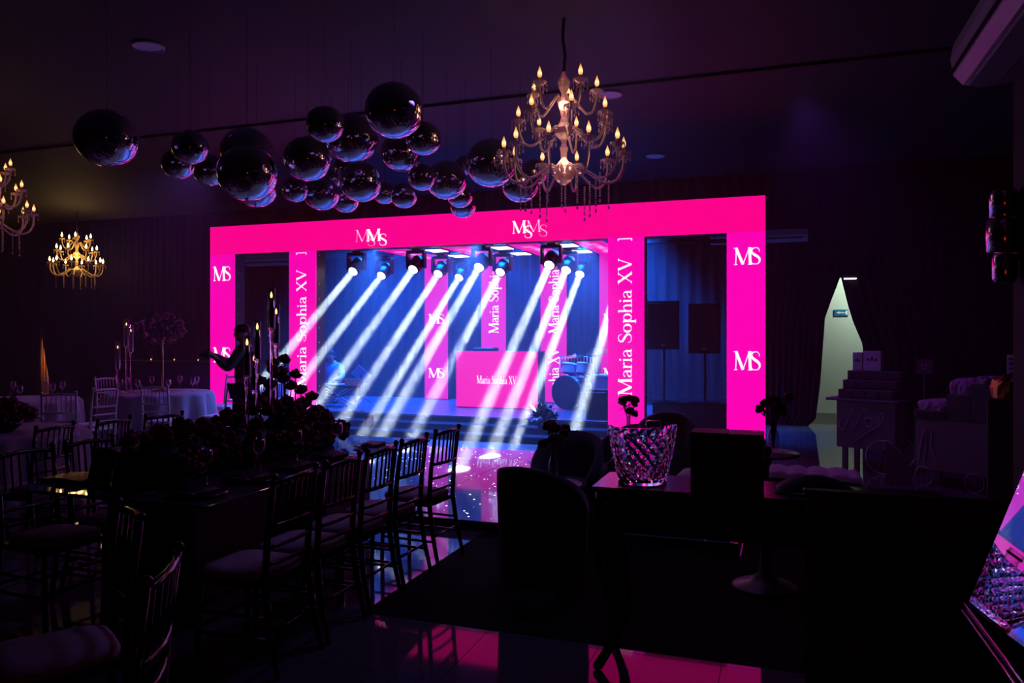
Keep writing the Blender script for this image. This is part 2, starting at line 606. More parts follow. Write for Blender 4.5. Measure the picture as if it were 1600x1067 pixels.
def rowdrape(name, rows, axis, at, m, label, wave=.04, pitch=.16, n=60):
    """cloth whose two side edges follow a profile: rows = [(z, s_left, s_right)...] (tied-back drapes)"""
    vs, fs = [], []
    s0 = min(r[1] for r in rows)
    s1 = max(r[2] for r in rows)
    for z, a, b in rows:
        for i in range(n + 1):
            t = i / n
            s = a + (b - a) * t
            ph = s0 + (s1 - s0) * t
            d = wave * math.sin(2 * PI * ph / pitch) + .4 * wave * math.sin(2 * PI * ph / (pitch * 2.7) + 1)
            vs.append((s, at + d, z) if axis == 'x' else (at + d, s, z))
    k = n + 1
    for j in range(len(rows) - 1):
        for i in range(n):
            fs.append((j * k + i, j * k + i + 1, (j + 1) * k + i + 1, (j + 1) * k + i))
    o = MB().add(vs, fs, True).build(name, m)
    md = o.modifiers.new('thick', 'SOLIDIFY')
    md.thickness = .006
    return tag(o, label, 'curtain')


# drape behind the stage, and the black drapes beside it
rowdrape('stage_drape', [(.001, -9.3, -.35), (2.2, -9.3, -.35), (top, -9.3, -.35)], 'x', DY, M_DRAPEB, 'blue-lit pleated drape hanging behind the stage', .05, .22, 240)
LY = DY + .5


def lx(px, py):
    return at_Y(px, py, LY).x


zt, zb = at_Y(65, 458, LY).z, at_Y(70, 590, LY).z
xs = lx(64, 458)
rowdrape('black_drape', [(.0, RX0 - 1, lx(62, 590)), (zb, RX0 - 1, lx(62, 590)), ((zb + zt) / 2, RX0 - 1, lx(63, 525)), (zt, RX0 - 1, xs), (top, RX0 - 1, xs + .05)], 'x', LY, M_DRAPE, 'black drape on the back wall to the left of the orange lit slit', .04, .2, 40)
rowdrape('black_drape', [(.0, lx(82, 590), -9.3), (zb, lx(81, 588), -9.3), ((zb + zt) / 2, lx(70, 525), -9.3), (zt, xs + .01, -9.3), (top, xs + .01, -9.3)], 'x', LY - .12, M_DRAPE, 'wide black drape along the back wall between the orange slit and the stage', .05, .2, 150)
rowdrape('sheer_drape', [(0, xs - 1.2, xs + 1.2), (2, xs - 1.2, xs + 1.2), (3.4, xs - 1.2, xs + 1.2)], 'x', LY + .75, mat('warm_voile', (.62, .5, .4), .8, noise=(9, (.55, .44, .35))), 'pale cloth glowing orange behind the slit', .03, .14, 60)


def gx(px, py):
    return at_Y(px, py, DY).x


def gz(py, px=1310):
    return at_Y(px, py, DY).z


ap = gx(1312, 432)
prof_l = [(.001, gx(1262, 668)), (gz(655), gx(1274, 655)), (gz(600), gx(1281, 600)), (gz(497), gx(1288.5, 497)), (gz(470), gx(1298, 470)), (gz(434), ap), (gz(434) + .05, ap + .22), (top, ap + .25)]
rowdrape('tied_drape', [(z, -.35, x) for z, x in prof_l], 'x', DY, M_DRAPE, 'black drape tied back on the left side of the bright doorway', .035, .16, 70)
prof_r = [(.001, gx(1347, 668)), (gz(640), gx(1347, 640)), (gz(544), gx(1347.5, 544)), (gz(535), gx(1346, 535)), (gz(505), gx(1333, 505)), (gz(480), gx(1325, 480)), (gz(434), ap + .015), (top, ap + .03)]
rowdrape('tied_drape', [(z, x, RX1 - .05) for z, x in prof_r], 'x', DY - .11, M_DRAPE, 'black drape swept back on the right side of the bright doorway', .035, .16, 110)
# corridor seen through the gap
co = struct(MB().box(-.2, 3.6, 15.75, 15.85, 0, RH).build('wall_corridor', M_WHITEW))
struct(MB().box(-.2, 3.6, 15.72, 15.75, 0, .11).build('baseboard_corridor', mat('grey_base', (.34, .35, .34), .5, noise=(4, (.3, .31, .3)))))
p0, p1 = at_Y(1303.5, 493.5, 15.74), at_Y(1325.5, 483.5, 15.74)
sg = thing('exit_route_sign', 'small blue exit route sign on the white corridor wall', 'sign', (p0.x, 15.74, p0.z))
W, Hh = p1.x - p0.x, p1.z - p0.z
MB().box(0, W, -.012, 0, 0, Hh).build('plate', M_SIGN, sg)
a = MB()
a.prism([(.03, Hh * .5), (.09, Hh * .7), (.09, Hh * .58), (.2, Hh * .58), (.2, Hh * .42), (.09, Hh * .42), (.09, Hh * .3)], 0, .003, T(0, -.0155, 0, PI / 2))
a.build('arrow', M_SIGNW, sg)
a = MB()
a.box(W * .80, W * .95, -.0155, -.0125, Hh * .15, Hh * .85)
a.build('figure_panel', M_SIGNW, sg)
p = at_Y(1328, 433, DY - .12)
e = thing('emergency_light', 'small lit emergency light above the bright doorway', 'light', (p.x, DY - .17, p.z))
MB().cbox(-.11, .11, -.03, .05, -.02, .03, .008).build('housing', M_ACW, e)
MB().cbox(-.10, .10, -.028, .04, -.04, -.02, .006).build('lamp_bar', M_LEADLAMP, e)

# ceiling lights
dl_r = MB().lathe([(.155, -.008), (.15, -.02), (.135, -.022), (.13, -.010)], 28, cap=False)
dl_d = MB().lathe([(0, -.012), (.132, -.012)], 28, cap=False)
rm, dm = dl_r.mesh('ring', M_ACW), dl_d.mesh('lens', M_DOWN)


def downlight(px, py, label, lit=False, s=1.0):
    p = at_z(px, py, RH)
    o = thing('downlight', label, 'light', (p.x, p.y, RH), 0, 'recessed ceiling downlights')
    o.scale = (s, s, 1)
    link('ring', rm, o)
    d = link('lens', dm, o)
    if lit:
        d.material_slots[0].link = 'OBJECT'
        d.material_slots[0].material = M_LEADLAMP
    return o


downlight(232, 71, 'unlit round downlight in the dark ceiling above the lone mirror ball')
downlight(953, 147, 'unlit round downlight in the ceiling right of the near chandelier')
downlight(1024, 243, 'dim unlit downlight above the right end of the LED arch')
downlight(994, 289, 'tiny lit downlight right of the near chandelier, above the LED arch', True, .42)
downlight(850, 297, 'tiny lit downlight behind the beads of the near chandelier', True, .42)

# ================================================================== STAGE AND LED ARCH
FY = 10.95
FD = .28


def fp(px, py):
    return at_Y(px, py, FY)


ZT = 3.50
ZB = 3.01
XL, XR = fp(328.4, 354).x, fp(1196, 306).x
PX = [(XL, fp(366, 400).x), (fp(451.7, 400).x, fp(493.5, 400).x), (fp(950, 400).x, fp(1006.4, 400).x), (fp(1135.5, 400).x, XR)]
arch = thing('led_arch', 'glowing pink LED screen arch standing across the front of the stage', 'screen', ((XL + XR) / 2, FY, 0))
OX = (XL + XR) / 2


def local_box(mb, x0, x1, y0, y1, z0, z1):
    mb.box(x0 - OX, x1 - OX, y0 - FY, y1 - FY, z0, z1)
    return mb


local_box(MB(), XL, XR, FY + .02, FY + FD, ZB, ZT).build('beam_frame', M_BLACK, arch)
bs = local_box(MB(), XL, XR, FY, FY + .02, ZB, ZT).build('beam_screen', M_LEDB, arch)
pil = []
for x0, x1 in PX:
    fr = local_box(MB(), x0 + .004, x1 - .004, FY + .02, FY + FD, 0, ZB).build('pillar_frame', M_BLACK, arch)
    b = MB()
    for k in range(1, 13):
        z = k * .245
        for xx in (x0 + .001, x1 - .001):
            b.ball((xx - OX, .1, z), .016, 6, 4)
    b.build('bolts', M_BOLT, fr)['kind'] = 'stuff'
    pil.append(local_box(MB(), x0, x1, FY, FY + .02, 0, ZB).build('pillar_screen', M_LEDP, arch))


def vtext(mb, text, xl, xr, pyb, pyt, Y, off, px):
    """text running upwards: letter feet on the right (xr), tops on the left (xl)"""
    z0, z1 = at_Y(px, pyb, Y).z, at_Y(px, pyt, Y).z
    s = (z1 - z0) / width(text)
    hx = (xr - xl)
    letters(mb, text, lambda x, y: (xr - y * hx - off[0], Y - .004 - off[1], z0 + x * s))


def htext(mb, text, x0, x1, z0, z1, Y, off, thin=1.0):
    s = (x1 - x0) / width(text)
    letters(mb, text, lambda x, y: (x0 + x * s - off[0], Y - .004 - off[1], z0 + y * (z1 - z0)), thin)


off = (OX, FY)
for idx, (xa, xb, ya, yt_) in ((1, (463.5, 478.5, 604, 421)), (2, (966, 987, 618, 403))):
    m = MB()
    vtext(m, 'Maria Sophia XV', fp(xa, 500).x, fp(xb, 500).x, ya, yt_, FY, off, (xa + xb) / 2)
    # foot of the next name, cut by the beam
    zz = fp(xa, (395 if idx == 1 else 373)).z - .005
    x0, x1 = fp(xa, 400).x, fp(xb, 400).x
    stroke(m, [(x0, zz, .012), (x1, zz, .012)], lambda x, y: (x - OX, -.004, y))
    for xx in (x0, x1):
        stroke(m, [(xx, zz, .014), (xx, zz - .03, .014)], lambda x, y: (x - OX, -.004, y))
    m.build('lettering', M_WHITE_E, pil[idx])


def monogram(mb, x0, x1, z0, z1, off, Y=FY, sdrop=0.0, thin=1.0):
    """M with an S locked into its right stem"""
    s = (x1 - x0) / 1.58
    fn = lambda ox, oy: (lambda x, y: (x0 + (x + ox) * s - off[0], Y - .004 - off[1], z0 + (y + oy) * (z1 - z0)))
    for st in GLYPH['M'][1]:
        stroke(mb, [(a, b, c_ * thin) for a, b, c_ in st], fn(0, 0))
    for st in GLYPH['S'][1]:
        stroke(mb, [(a, b, c_ * thin) for a, b, c_ in st], fn(.94, sdrop))


for idx, rows in ((0, ((333, 361, 439, 416), (333, 361, 566, 543))), (3, ((1146, 1189, 414, 386), (1146, 1189, 578, 549)))):
    for xa, xb, ya, yb_ in rows:
        m = MB()
        p0, p1 = fp(xa, ya), fp(xb, yb_)
        monogram(m, p0.x, p1.x, p0.z, p1.z, off)
        m.build('lettering', M_WHITE_E, pil[idx])
for (xa, xb, ya, yb_, th) in ((573, 605, 377, 357, 1.0), (555, 587, 378, 358, .55), (800, 832, 365, 344, 1.0), (822, 856, 363, 343, .55)):
    p0, p1 = fp(xa, ya), fp(xb, yb_)
    m = MB()
    monogram(m, p0.x, p1.x, p0.z, p1.z, off, sdrop=-.42, thin=th)
    m.build('lettering', M_WHITE_E if th == 1.0 else M_WHITE_T, bs)

# dance floor of starlit panels
dz = .08
df = thing('dance_floor', 'raised glossy dance floor with white star lights', 'dance floor', ((DX0 + DX1) / 2, DY0, 0))
ox = (DX0 + DX1) / 2
MB().box(DX0 - ox, DX1 - ox, 0, DY1 - DY0, 0, dz - .02).build('plinth', M_BLACK, df)
pm = MB().cbox(.002, .9305, .002, .928, -.02, 0, .002).mesh('panel', M_DANCE)
for i in range(8):
    for j in range(4):
        link('panel', pm, df, (DX0 - ox + i * .9325, j * .93, dz))
MB().box(DX0 - ox, DX1 - ox, -.012, 0, 0, dz).build('edge_trim', M_RUBBER, df)
st = MB()
rnd = random.Random(3)
for i in range(900):
    x, y, r = rnd.uniform(.03, DX1 - DX0 - .03), rnd.uniform(.03, DY1 - DY0 - .03), rnd.choice((.0035, .0045, .006, .009))
    st.add([(DX0 - ox + x + r * math.cos(k * PI / 3), y + r * math.sin(k * PI / 3), dz + .0012) for k in range(6)], [tuple(range(6))])
so = st.build('star_lights', M_STAR, df)
so['kind'] = 'stuff'

# stage
SZ = .30
SX0, SX1 = PX[1][0] - .85, PX[2][1]
sgx = (SX0 + SX1) / 2
SYF = FY + FD + .02
stg = thing('stage', 'low stage with grey top and dark stepped front under the LED arch', 'stage', (sgx, SYF, 0))
MB().box(SX0 - sgx, SX1 - sgx, .0, 3.0, 0, SZ - .03).build('skirt', M_STAGEF, stg)
for i in range(6):
    x0 = SX0 + (SX1 - SX0) * i / 6
    x1 = SX0 + (SX1 - SX0) * (i + 1) / 6
    for j in range(3):
        MB().cbox(x0 + .002 - sgx, x1 - .002 - sgx, j * 1.0 + .002, (j + 1) * 1.0, SZ - .03, SZ, .003).build('deck_panel', M_STAGE, stg)
ix0, ix1 = PX[1][1] + .02, PX[2][0] - .02
for k, (y0, z1) in enumerate(((-.62, .10), (-.32, .20))):
    MB().cbox(ix0 - sgx, ix1 - sgx, y0, -.005 if k == 1 else -.325, 0, z1, .006).build('step', M_STAGEF, stg)

# DJ booth
BY = 12.55
p0, p1 = at_Y(713, 638.5, BY), at_Y(840, 549.5, BY)
bt = thing('dj_booth', 'DJ booth with a pink LED front on the stage', 'booth', ((p0.x + p1.x) / 2, BY, SZ))
hw, hz = (p1.x - p0.x) / 2, p1.z - SZ
MB().cbox(-hw, hw, .02, .45, 0, hz, .01).build('body', M_BLACK, bt)
scr = MB().box(-hw, hw, 0, .02, .02, hz).build('front_screen', led('led_booth', (1.0, 0.0, .40), 1.0), bt)
m = MB()
q0, q1 = at_Y(745, 599, BY), at_Y(807, 588, BY)
htext(m, 'Maria Sophia XV', q0.x, q1.x, q0.z, q1.z, BY, (bt.location.x, BY))
for v in range(len(m.v)):
    m.v[v] = (m.v[v][0], m.v[v][1], m.v[v][2] - SZ)
m.build('lettering', M_WHITE_E, scr)
# mixer on the booth
MB().cbox(-.5, -.1, .12, .4, hz, hz + .06, .01).build('mixer', M_BLACKG, bt)

# LED ribs at the back of the stage with their ceiling arms
RYb = 13.9
zt_r = 3.10
RIBS = [(663.5, 699.5, 'MS'), (752, 790, 'name'), (844.5, 885, 'name'), (936.5, 975, 'MS')]
ribl = ['pink LED rib with monograms, left of the DJ booth', 'pink LED rib with the name, rising behind the DJ booth', 'pink LED rib with the name, right of the DJ booth, beside the drums', 'pink LED rib mostly hidden behind the right inner pillar of the arch']
for (xa, xb, kind), lb in zip(RIBS, ribl):
    x0, x1 = at_Y(xa, 500, RYb).x, at_Y(xb, 500, RYb).x
    xm = (x0 + x1) / 2
    r = thing('led_rib', lb, 'screen', (xm, RYb, SZ), 0, 'LED ribs lining the stage')
    hw = (x1 - x0) / 2
    MB().box(-hw, hw, .02, .14, 0, zt_r - SZ).build('upright_frame', M_BLACK, r)
    us = MB().box(-hw, hw, 0, .02, .02, zt_r - SZ).build('upright_screen', M_LEDI, r)
    MB().box(-hw, hw, -2.62, .14, zt_r - SZ + .02, zt_r - SZ + .07).build('arm_frame', M_BLACK, r)
    as_ = MB().box(-hw, hw, -2.62, 0, zt_r - SZ, zt_r - SZ + .02).build('arm_screen', M_LEDI, r)
    m = MB()
    if kind == 'MS':
        for pyb, pyt_ in ((505.5, 491), (589.5, 575)):
            z0, z1 = at_Y(xa, pyb, RYb).z - SZ, at_Y(xa, pyt_, RYb).z - SZ
            monogram(m, -hw * .68, hw * .72, z0, z1, (0, RYb), Y=RYb)
    else:
        z0 = at_Y(xa, 521, RYb).z - SZ
        s = (at_Y(xa, 410, RYb).z - SZ - z0) / (width('Maria Sophia XV') * .86)
        for zz, txt in ((z0, 'Maria Sophia'), (at_Y(xa, 544, RYb).z - SZ - .84 * s, 'V')):
            letters(m, txt, lambda x, y: (hw * .42 - y * hw * .78, -.004, zz + x * s))
        if xa > 800:
            zz = at_Y(xa, 544, RYb).z - SZ - width('phia XV') * s
            letters(m, 'phia X', lambda x, y: (hw * .42 - y * hw * .78, -.004, zz + x * s))
    m.build('lettering', M_WHITE_E, us)
    m = MB()
    letters(m, 'Maria Sophia XV', lambda x, y: (hw * .42 - y * hw * .78, -.3 - x * .16, zt_r - SZ - .004))
    m.build('lettering', M_WHITE_T, as_)

# trusses that carry the heads
HX = [-7.02, -5.86, -4.66, -3.46, -2.48]
HYR = [11.6, 12.6, 13.55]
tr_l = ['black truss pipe nearest the LED arch, carrying moving heads', 'middle black truss pipe above the stage', 'rear black truss pipe before the stage drape']
for y, lb in zip(HYR, tr_l):
    t = thing('truss', lb, 'truss', (-4.7, y, 3.211), 0, 'truss pipes above the stage')
    for yy, zz in ((-.12, 0), (.12, 0), (0, .2)):
        MB().tube([(-4.4, yy, zz), (4.4, yy, zz)], .022, 8).build('chord', M_BLACK, t)
    m = MB()
    for k in range(44):
        x = -4.4 + k * .2
        a, b = ((-.12, 0), (0, .2)) if k % 2 == 0 else ((0, .2), (.12, 0))
        m.tube([(x, a[0], a[1]), (x + .2, b[0], b[1])], .008, 5)
    m.build('lacing', M_BLACK, t)
    for xx in (-4.2, 0, 4.2):
        MB().tube([(xx, 0, .2), (xx, 0, RH - 3.211)], .006, 6).build('drop_cable', M_CORD, t)

# moving head fixture: base, yoke with two arms, head with lens; the head points along the beam
BEAM = Vector((.03, -3.67, -2.61)).normalized()


def make_head():
    o = thing('moving_head', '', 'stage light', (0, 0, 0), 0, 'moving head beam lights above the stage')
    MB().cbox(-.15, .15, -.11, .11, .28, .40, .012).build('base', M_BLACKG, o)
    MB().lathe([(.07, .25), (.07, .28)], 16).build('swivel', M_BLACK, o)
    MB().cbox(-.17, .17, -.06, .06, .20, .25, .012).build('yoke', M_BLACK, o)
    for s in (-1, 1):
        MB().cbox(s * .155 - .02, s * .155 + .02, -.06, .06, -.06, .21, .014).build('yoke_arm', M_BLACKG, o)
    q = BEAM.to_track_quat('Z', 'Y').to_matrix().to_4x4()
    hd = MB().lathe([(.0, -.20), (.09, -.19), (.125, -.12), (.125, .02), (.10, .06), (.098, .155), (.085, .158), (.082, .13)], 24, q).build('head', M_BLACKG, o)
    MB().lathe([(0, .142), (.082, .14)], 24, q, cap=False).build('lens', M_LENS, hd)
    return o


proto = None
cols = ['far left', 'second from the left', 'middle', 'fourth from the left', 'fifth from the left']
rows = ['front', 'middle', 'rear']
LIT = [(0, 0), (0, 1), (1, 0), (1, 1), (1, 2), (2, 0), (2, 1), (3, 0), (3, 1), (3, 2), (4, 1)]
BPOW = 38
for ci, ri in LIT:
    lens_c = Vector((HX[ci], HYR[ri], 2.70))
    base = lens_c - BEAM * .15
    lb = f'lit moving head beam light, {rows[ri]} truss, {cols[ci]} in that row'
    if ci == 4:
        lb = 'lit moving head beam light behind the right inner pillar of the arch'
    if proto is None:
        proto = make_head()
        proto.location = base
        proto['label'] = lb
    else:
        dup(proto, base, 0, lb)
    c0 = lens_c + BEAM * .03
    lamp('beam_lamp', 'BEAM', c0, BPOW, (.80, .93, 1.0), c0 + BEAM, .125, 2.0)

# square white LED panels between the heads
pan = None
for x in (-5.66, -4.44, -3.30):
    for y in (12.12, 13.09):
        lb = f'bright square white panel light in the stage rig, {"front" if y < 12.5 else "rear"} row, {"left" if x < -5 else "centre" if x < -4 else "right"} column'
        if pan is None:
            pan = thing('panel_light', lb, 'stage light', (x, y, 3.07), 0, 'white panel lights in the stage rig')
            MB().cbox(-.155, .155, -.19, .19, 0, .026, .004).build('housing', M_BLACK, pan)
            MB().box(-.14, .14, -.175, .175, -.01, 0).build('diffuser', M_PANEL, pan)
            MB().tube([(0, 0, .026), (0, 0, RH - 3.07)], .01, 6).build('hanger', M_CORD, pan)
        else:
            dup(pan, (x, y, 3.07), 0, lb)

# haze over stage and dance floor
m = bpy.data.materials.new('haze')
m.use_nodes = True
nt = m.node_tree
nt.nodes.remove(nt.nodes['Principled BSDF'])
v = nt.nodes.new('ShaderNodeVolumeScatter')
v.inputs['Color'].default_value = (.9, .95, 1, 1)
v.inputs['Density'].default_value = .015
v.inputs['Anisotropy'].default_value = .25
m.cycles.volume_sampling = 'EQUIANGULAR'
nt.links.new(v.outputs[0], nt.nodes['Material Output'].inputs['Volume'])
hz_ = MB().box(-14.0, 4.9, 5.3, 10.93, .02, 4.46).build('haze', m)
tag(hz_, 'thin stage haze drifting over the dance floor', 'haze', kind='stuff')
m2 = m.copy()
m2.name = 'haze_dense'
for n_ in m2.node_tree.nodes:
    if n_.type == 'VOLUME_SCATTER':
        n_.inputs['Density'].default_value = .019
m2.cycles.volume_sampling = 'EQUIANGULAR'
hz2 = MB().box(-9.4, -.3, 10.935, 14.25, .02, 3.9).build('haze', m2)
tag(hz2, 'denser blue-lit haze filling the stage behind the LED arch', 'haze', kind='stuff')

# ================================================================== FURNITURE AND DECOR
# ---- chiavari chairs: local front is +y, back posts at y = -.19
def make_chiavari(m_wood, m_seat):
    o = thing('chiavari_chair', '', 'chair')

    def ringed(p0, p1, r, rings):
        """turned spindle with bamboo rings"""
        p0, p1 = Vector(p0), Vector(p1)
        pts, rs = [p0], [r]
        for k in range(1, rings + 1):
            t = k / (rings + 1)
            for d, f in ((-.012, 1), (0, 1.35), (.012, 1)):
                pts.append(p0.lerp(p1, t + d))
                rs.append(r * f)
        pts.append(p1)
        rs.append(r)
        return pts, rs
    for s in (-1, 1):
        # rear leg runs up into the back post: splayed foot, straight waist, raked back
        m = MB()
        m.tube([(s * .185, -.265, 0), (s * .178, -.215, .22), (s * .172, -.185, .44), (s * .172, -.20, .66), (s * .172, -.235, .92)], [.013, .016, .018, .016, .013], 8)
        m.ball((s * .172, -.238, .935), .018, 8, 6)
        m.build('rear_leg', m_wood, o)
        pts, rs = ringed((s * .185, .19, 0), (s * .185, .18, .41), .015, 3)
        MB().tube(pts, rs, 8).build('front_leg', m_wood, o)
    m = MB()
    m.prism([(-.20, .20), (-.175, -.19), (.175, -.19), (.20, .20)][::-1], .405, .435)
    m.build('seat_frame', m_wood, o)
    m = MB()
    prof = []
    for k in range(24):
        a = 2 * PI * k / 24
        cx_, sy_ = math.cos(a), math.sin(a)
        e = .45
        x = math.copysign(abs(cx_) ** e, cx_) * (.195 if sy_ > 0 else .18)
        y = math.copysign(abs(sy_) ** e, sy_) * .20 + .01
        prof.append((x, y))
    n = len(prof)
    vs, fs = [], []
    for sc_, z in ((.97, .436), (1.0, .452), (.97, .470), (.7, .482), (0, .486)):
        for x, y in prof:
            vs.append((x * sc_, y * sc_, z))
    for j in range(4):
        for i in range(n):
            k = (i + 1) % n
            fs.append((j * n + i, j * n + k, (j + 1) * n + k, (j + 1) * n + i))
    m.add(vs, fs, True)
    m.build('seat_cushion', m_seat, o)

    def back_y(z):
        return -.185 - (z - .44) / .48 * .05

    def rail(name, z, r, bow):
        y = back_y(z)
        m = MB()
        pts = [(-.172 + .344 * k / 8, y - bow * math.sin(PI * k / 8), z + (.012 * math.sin(PI * k / 8) if name == 'top_rail' else 0)) for k in range(9)]
        m.tube(pts, [r * (1.25 if k in (2, 4, 6) else 1) for k in range(9)], 8)
        m.build(name, m_wood, o)
    rail('top_rail', .905, .0125, .022)
    rail('cross_rail', .70, .011, .022)
    rail('cross_rail', .60, .009, .018)
    rail('cross_rail', .515, .009, .015)
    for k in range(6):
        x = -.172 + .344 * (k + 1) / 7
        b = .022 * math.sin(PI * (k + 1) / 7)
        pts, rs = ringed((x, back_y(.70) - b, .70), (x, back_y(.905) - b, .91), .0065, 1)
        MB().tube(pts, rs, 6).build('spindle', m_wood, o)
    for z in (.17, .27):
        for s in (-1, 1):
            pts, rs = ringed((s * .183, -.215, z), (s * .185, .185, z), .009, 2)
            MB().tube(pts, rs, 6).build('stretcher', m_wood, o)
        pts, rs = ringed((-.183, .185, z + .02), (.183, .185, z + .02), .009, 2)
        MB().tube(pts, rs, 6).build('stretcher', m_wood, o)
    pts, rs = ringed((-.18, -.215, .2), (.18, -.215, .2), .009, 2)
    MB().tube(pts, rs, 6).build('stretcher', m_wood, o)
    return o


dark = make_chiavari(M_DARKCH, M_CUSH)
silver = make_chiavari(M_SILCH, M_CUSHW)
used = {'d': False, 's': False}


def chair(kind, x, y, rz_deg, label, group):
    src = dark if kind == 'd' else silver
    if not used[kind]:
        used[kind] = True
        src.location = (x, y, 0)
        src.rotation_euler = (0, 0, math.radians(rz_deg))
        src['label'] = label
        src['group'] = group
        return src
    return dup(src, (x, y, 0), math.radians(rz_deg), label, group)


# row on the right of the long table, facing it (front towards -x => rz 90)
G1 = 'dark chairs on the right of the long glass table'
ordn = ['dark chiavari chair right of the long table, nearest the dance floor',
        'dark chiavari chair right of the long table, second from the dance floor',
        'dark chiavari chair right of the long table, third from the dance floor',
        'dark chiavari chair right of the long table, fourth from the dance floor',
        'dark chiavari chair right of the long table, last of the row and nearest the camera']
for (y, a), lb in zip(((4.98, 86), (4.45, 89), (4.02, 90), (3.59, 90), (3.16, 91)), ordn):
    chair('d', -2.47, y, a, lb, G1)
G2 = 'dark chairs on the left of the long glass table'
for (x, y, a), lb in zip(((-3.98, 4.27, -86), (-3.93, 3.70, -91), (-3.92, 3.24, -93)),
                         ('dark chiavari chair left of the long table, behind the red roses', 'dark chiavari chair left of the long table, beside the open menu', 'dark chiavari chair left of the long table, with its pale seat wholly in view')):
    chair('d', x, y, a, lb, G2)
chair('d', -2.47, 2.06, 149, 'dark chiavari chair turned away from the near end of the glass table', 'dark chairs in front of the long table')
chair('d', -1.90, 1.64, 120, 'nearest dark chiavari chair, its curved top rail catching orange and violet light', 'dark chairs in front of the long table')
G3 = 'dark chairs at the small cloth table on the left'
for (x, y, a), lb in zip(((-5.12, 5.12, 80), (-5.22, 4.64, 95), (-5.28, 4.16, 97)),
                         ('dark chiavari chair before the round cloth tables, nearest the dance floor', 'dark chiavari chair with a menu behind it, middle of three before the left cloth table', 'dark chiavari chair by the red flowers of the left cloth table')):
    chair('d', x, y, a, lb, G3)
G4 = 'silver chairs around the round cloth tables'
for (x, y, a), lb in zip(((-7.75, 8.02, 20), (-7.42, 8.72, 100), (-6.93, 9.1, 95), (-8.42, 10.0, 175), (-7.72, 9.85, 160), (-7.95, 6.7, 40), (-8.22, 7.35, 85), (-9.72, 9.1, -100), (-10.58, 7.45, -80), (-9.05, 6.02, 12)),
                         ('silver chiavari chair, back to the camera, at the candlelit round table', 'silver chiavari chair side-on, right of the candlelit round table', 'silver chiavari chair close beside the left pillar of the LED arch', 'silver chiavari chair behind the candlelit table, under the flower tree', 'silver chiavari chair behind the candlelit table, nearer the LED arch', 'silver chiavari chair right of the far left cloth table', 'silver chiavari chair between the two round cloth tables', 'silver chiavari chair left of the candlelit round table', 'silver chiavari chair left of the far left cloth table', 'silver chiavari chair in front of the far left cloth table')):
    chair('s', x, y, a, lb, G4)

# ---- long glass table on two white boxes
tb = thing('glass_table', 'long glass-topped table on white box bases with roses along its middle', 'table', (-3.28, 2.99, 0))
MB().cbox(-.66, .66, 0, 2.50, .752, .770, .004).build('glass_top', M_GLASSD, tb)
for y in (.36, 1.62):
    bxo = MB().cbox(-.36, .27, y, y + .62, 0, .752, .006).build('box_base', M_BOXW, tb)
TZ = .7705
TXC = -3.28

# roses: ruffled cup of nested petals
def rose_mesh(seed, m, layers=4):
    r_ = random.Random(seed)
    mb = MB()
    for L in range(layers):
        n = 10
        R = 1.0 - L * .22
        ph = r_.uniform(0, 6)
        zt_ = .12 + .20 * L
        vs, fs = [], []
        rows_ = [(.30, -.75), (.85, -.50), (1.02, -.12), (.98, zt_ - .12), (1.10 - .10 * L, zt_)]
        for (k, z) in rows_:
            for i in range(n):
                a = 2 * PI * i / n + ph + .3 * L
                ruff = 1 + (.12 * math.sin(a * 2.5 + ph * 3) if k > .9 else .03)
                zz = z + (.09 * math.sin(a * 5 + L) if z > zt_ - .2 else 0)
                vs.append((R * k * ruff * math.cos(a), R * k * ruff * math.sin(a), zz))
        for j in range(4):
            for i in range(n):
                q = (i + 1) % n
                fs.append((j * n + i, j * n + q, (j + 1) * n + q, (j + 1) * n + i))
        if L == 0:
            fs.append(tuple(range(n))[::-1])
        if L == layers - 1:
            vs.append((0, 0, zt_ + .12))
            for i in range(n):
                fs.append((4 * n + i, 4 * n + (i + 1) % n, len(vs) - 1))
        mb.add(vs, fs, True)
    return mb.mesh('rose', m)


ROSES = [rose_mesh(k, M_ROSE) for k in range(3)]
ROSESP = [rose_mesh(k + 7, M_ROSEP) for k in range(2)]


def put_rose(parent, p, r, tilt, spin, meshes=ROSES):
    o = link('rose', meshes[int(spin * 7) % len(meshes)], parent, p)
    o.rotation_euler = Vector(tilt).normalized().to_track_quat('Z', 'Y').to_euler()
    o.scale = (r, r, r)
    return o


def leaves(parent, spots, size, m=M_LEAF, seed=1):
    r_ = random.Random(seed)
    mb = MB()
    for p in spots:
        p = Vector(p)
        d = Vector((r_.uniform(-1, 1), r_.uniform(-1, 1), r_.uniform(-.5, 1))).normalized()
        q = d.to_track_quat('Y', 'Z').to_matrix().to_4x4()
        s = size * r_.uniform(.7, 1.3)
        M = Matrix.Translation(p) @ q @ Matrix.Scale(s, 4)
        mb.add([(0, 0, 0), (.28, .35, .08), (.22, .75, .06), (0, 1.1, -.05), (-.22, .75, .06), (-.28, .35, .08), (0, .4, .0), (0, .8, 0)],
               [(0, 1, 6), (1, 2, 7, 6), (2, 3, 7), (3, 4, 7), (4, 5, 6, 7), (5, 0, 6)], True, M)
    o = mb.build('leaves', m, parent)
    o['kind'] = 'stuff'
    return o


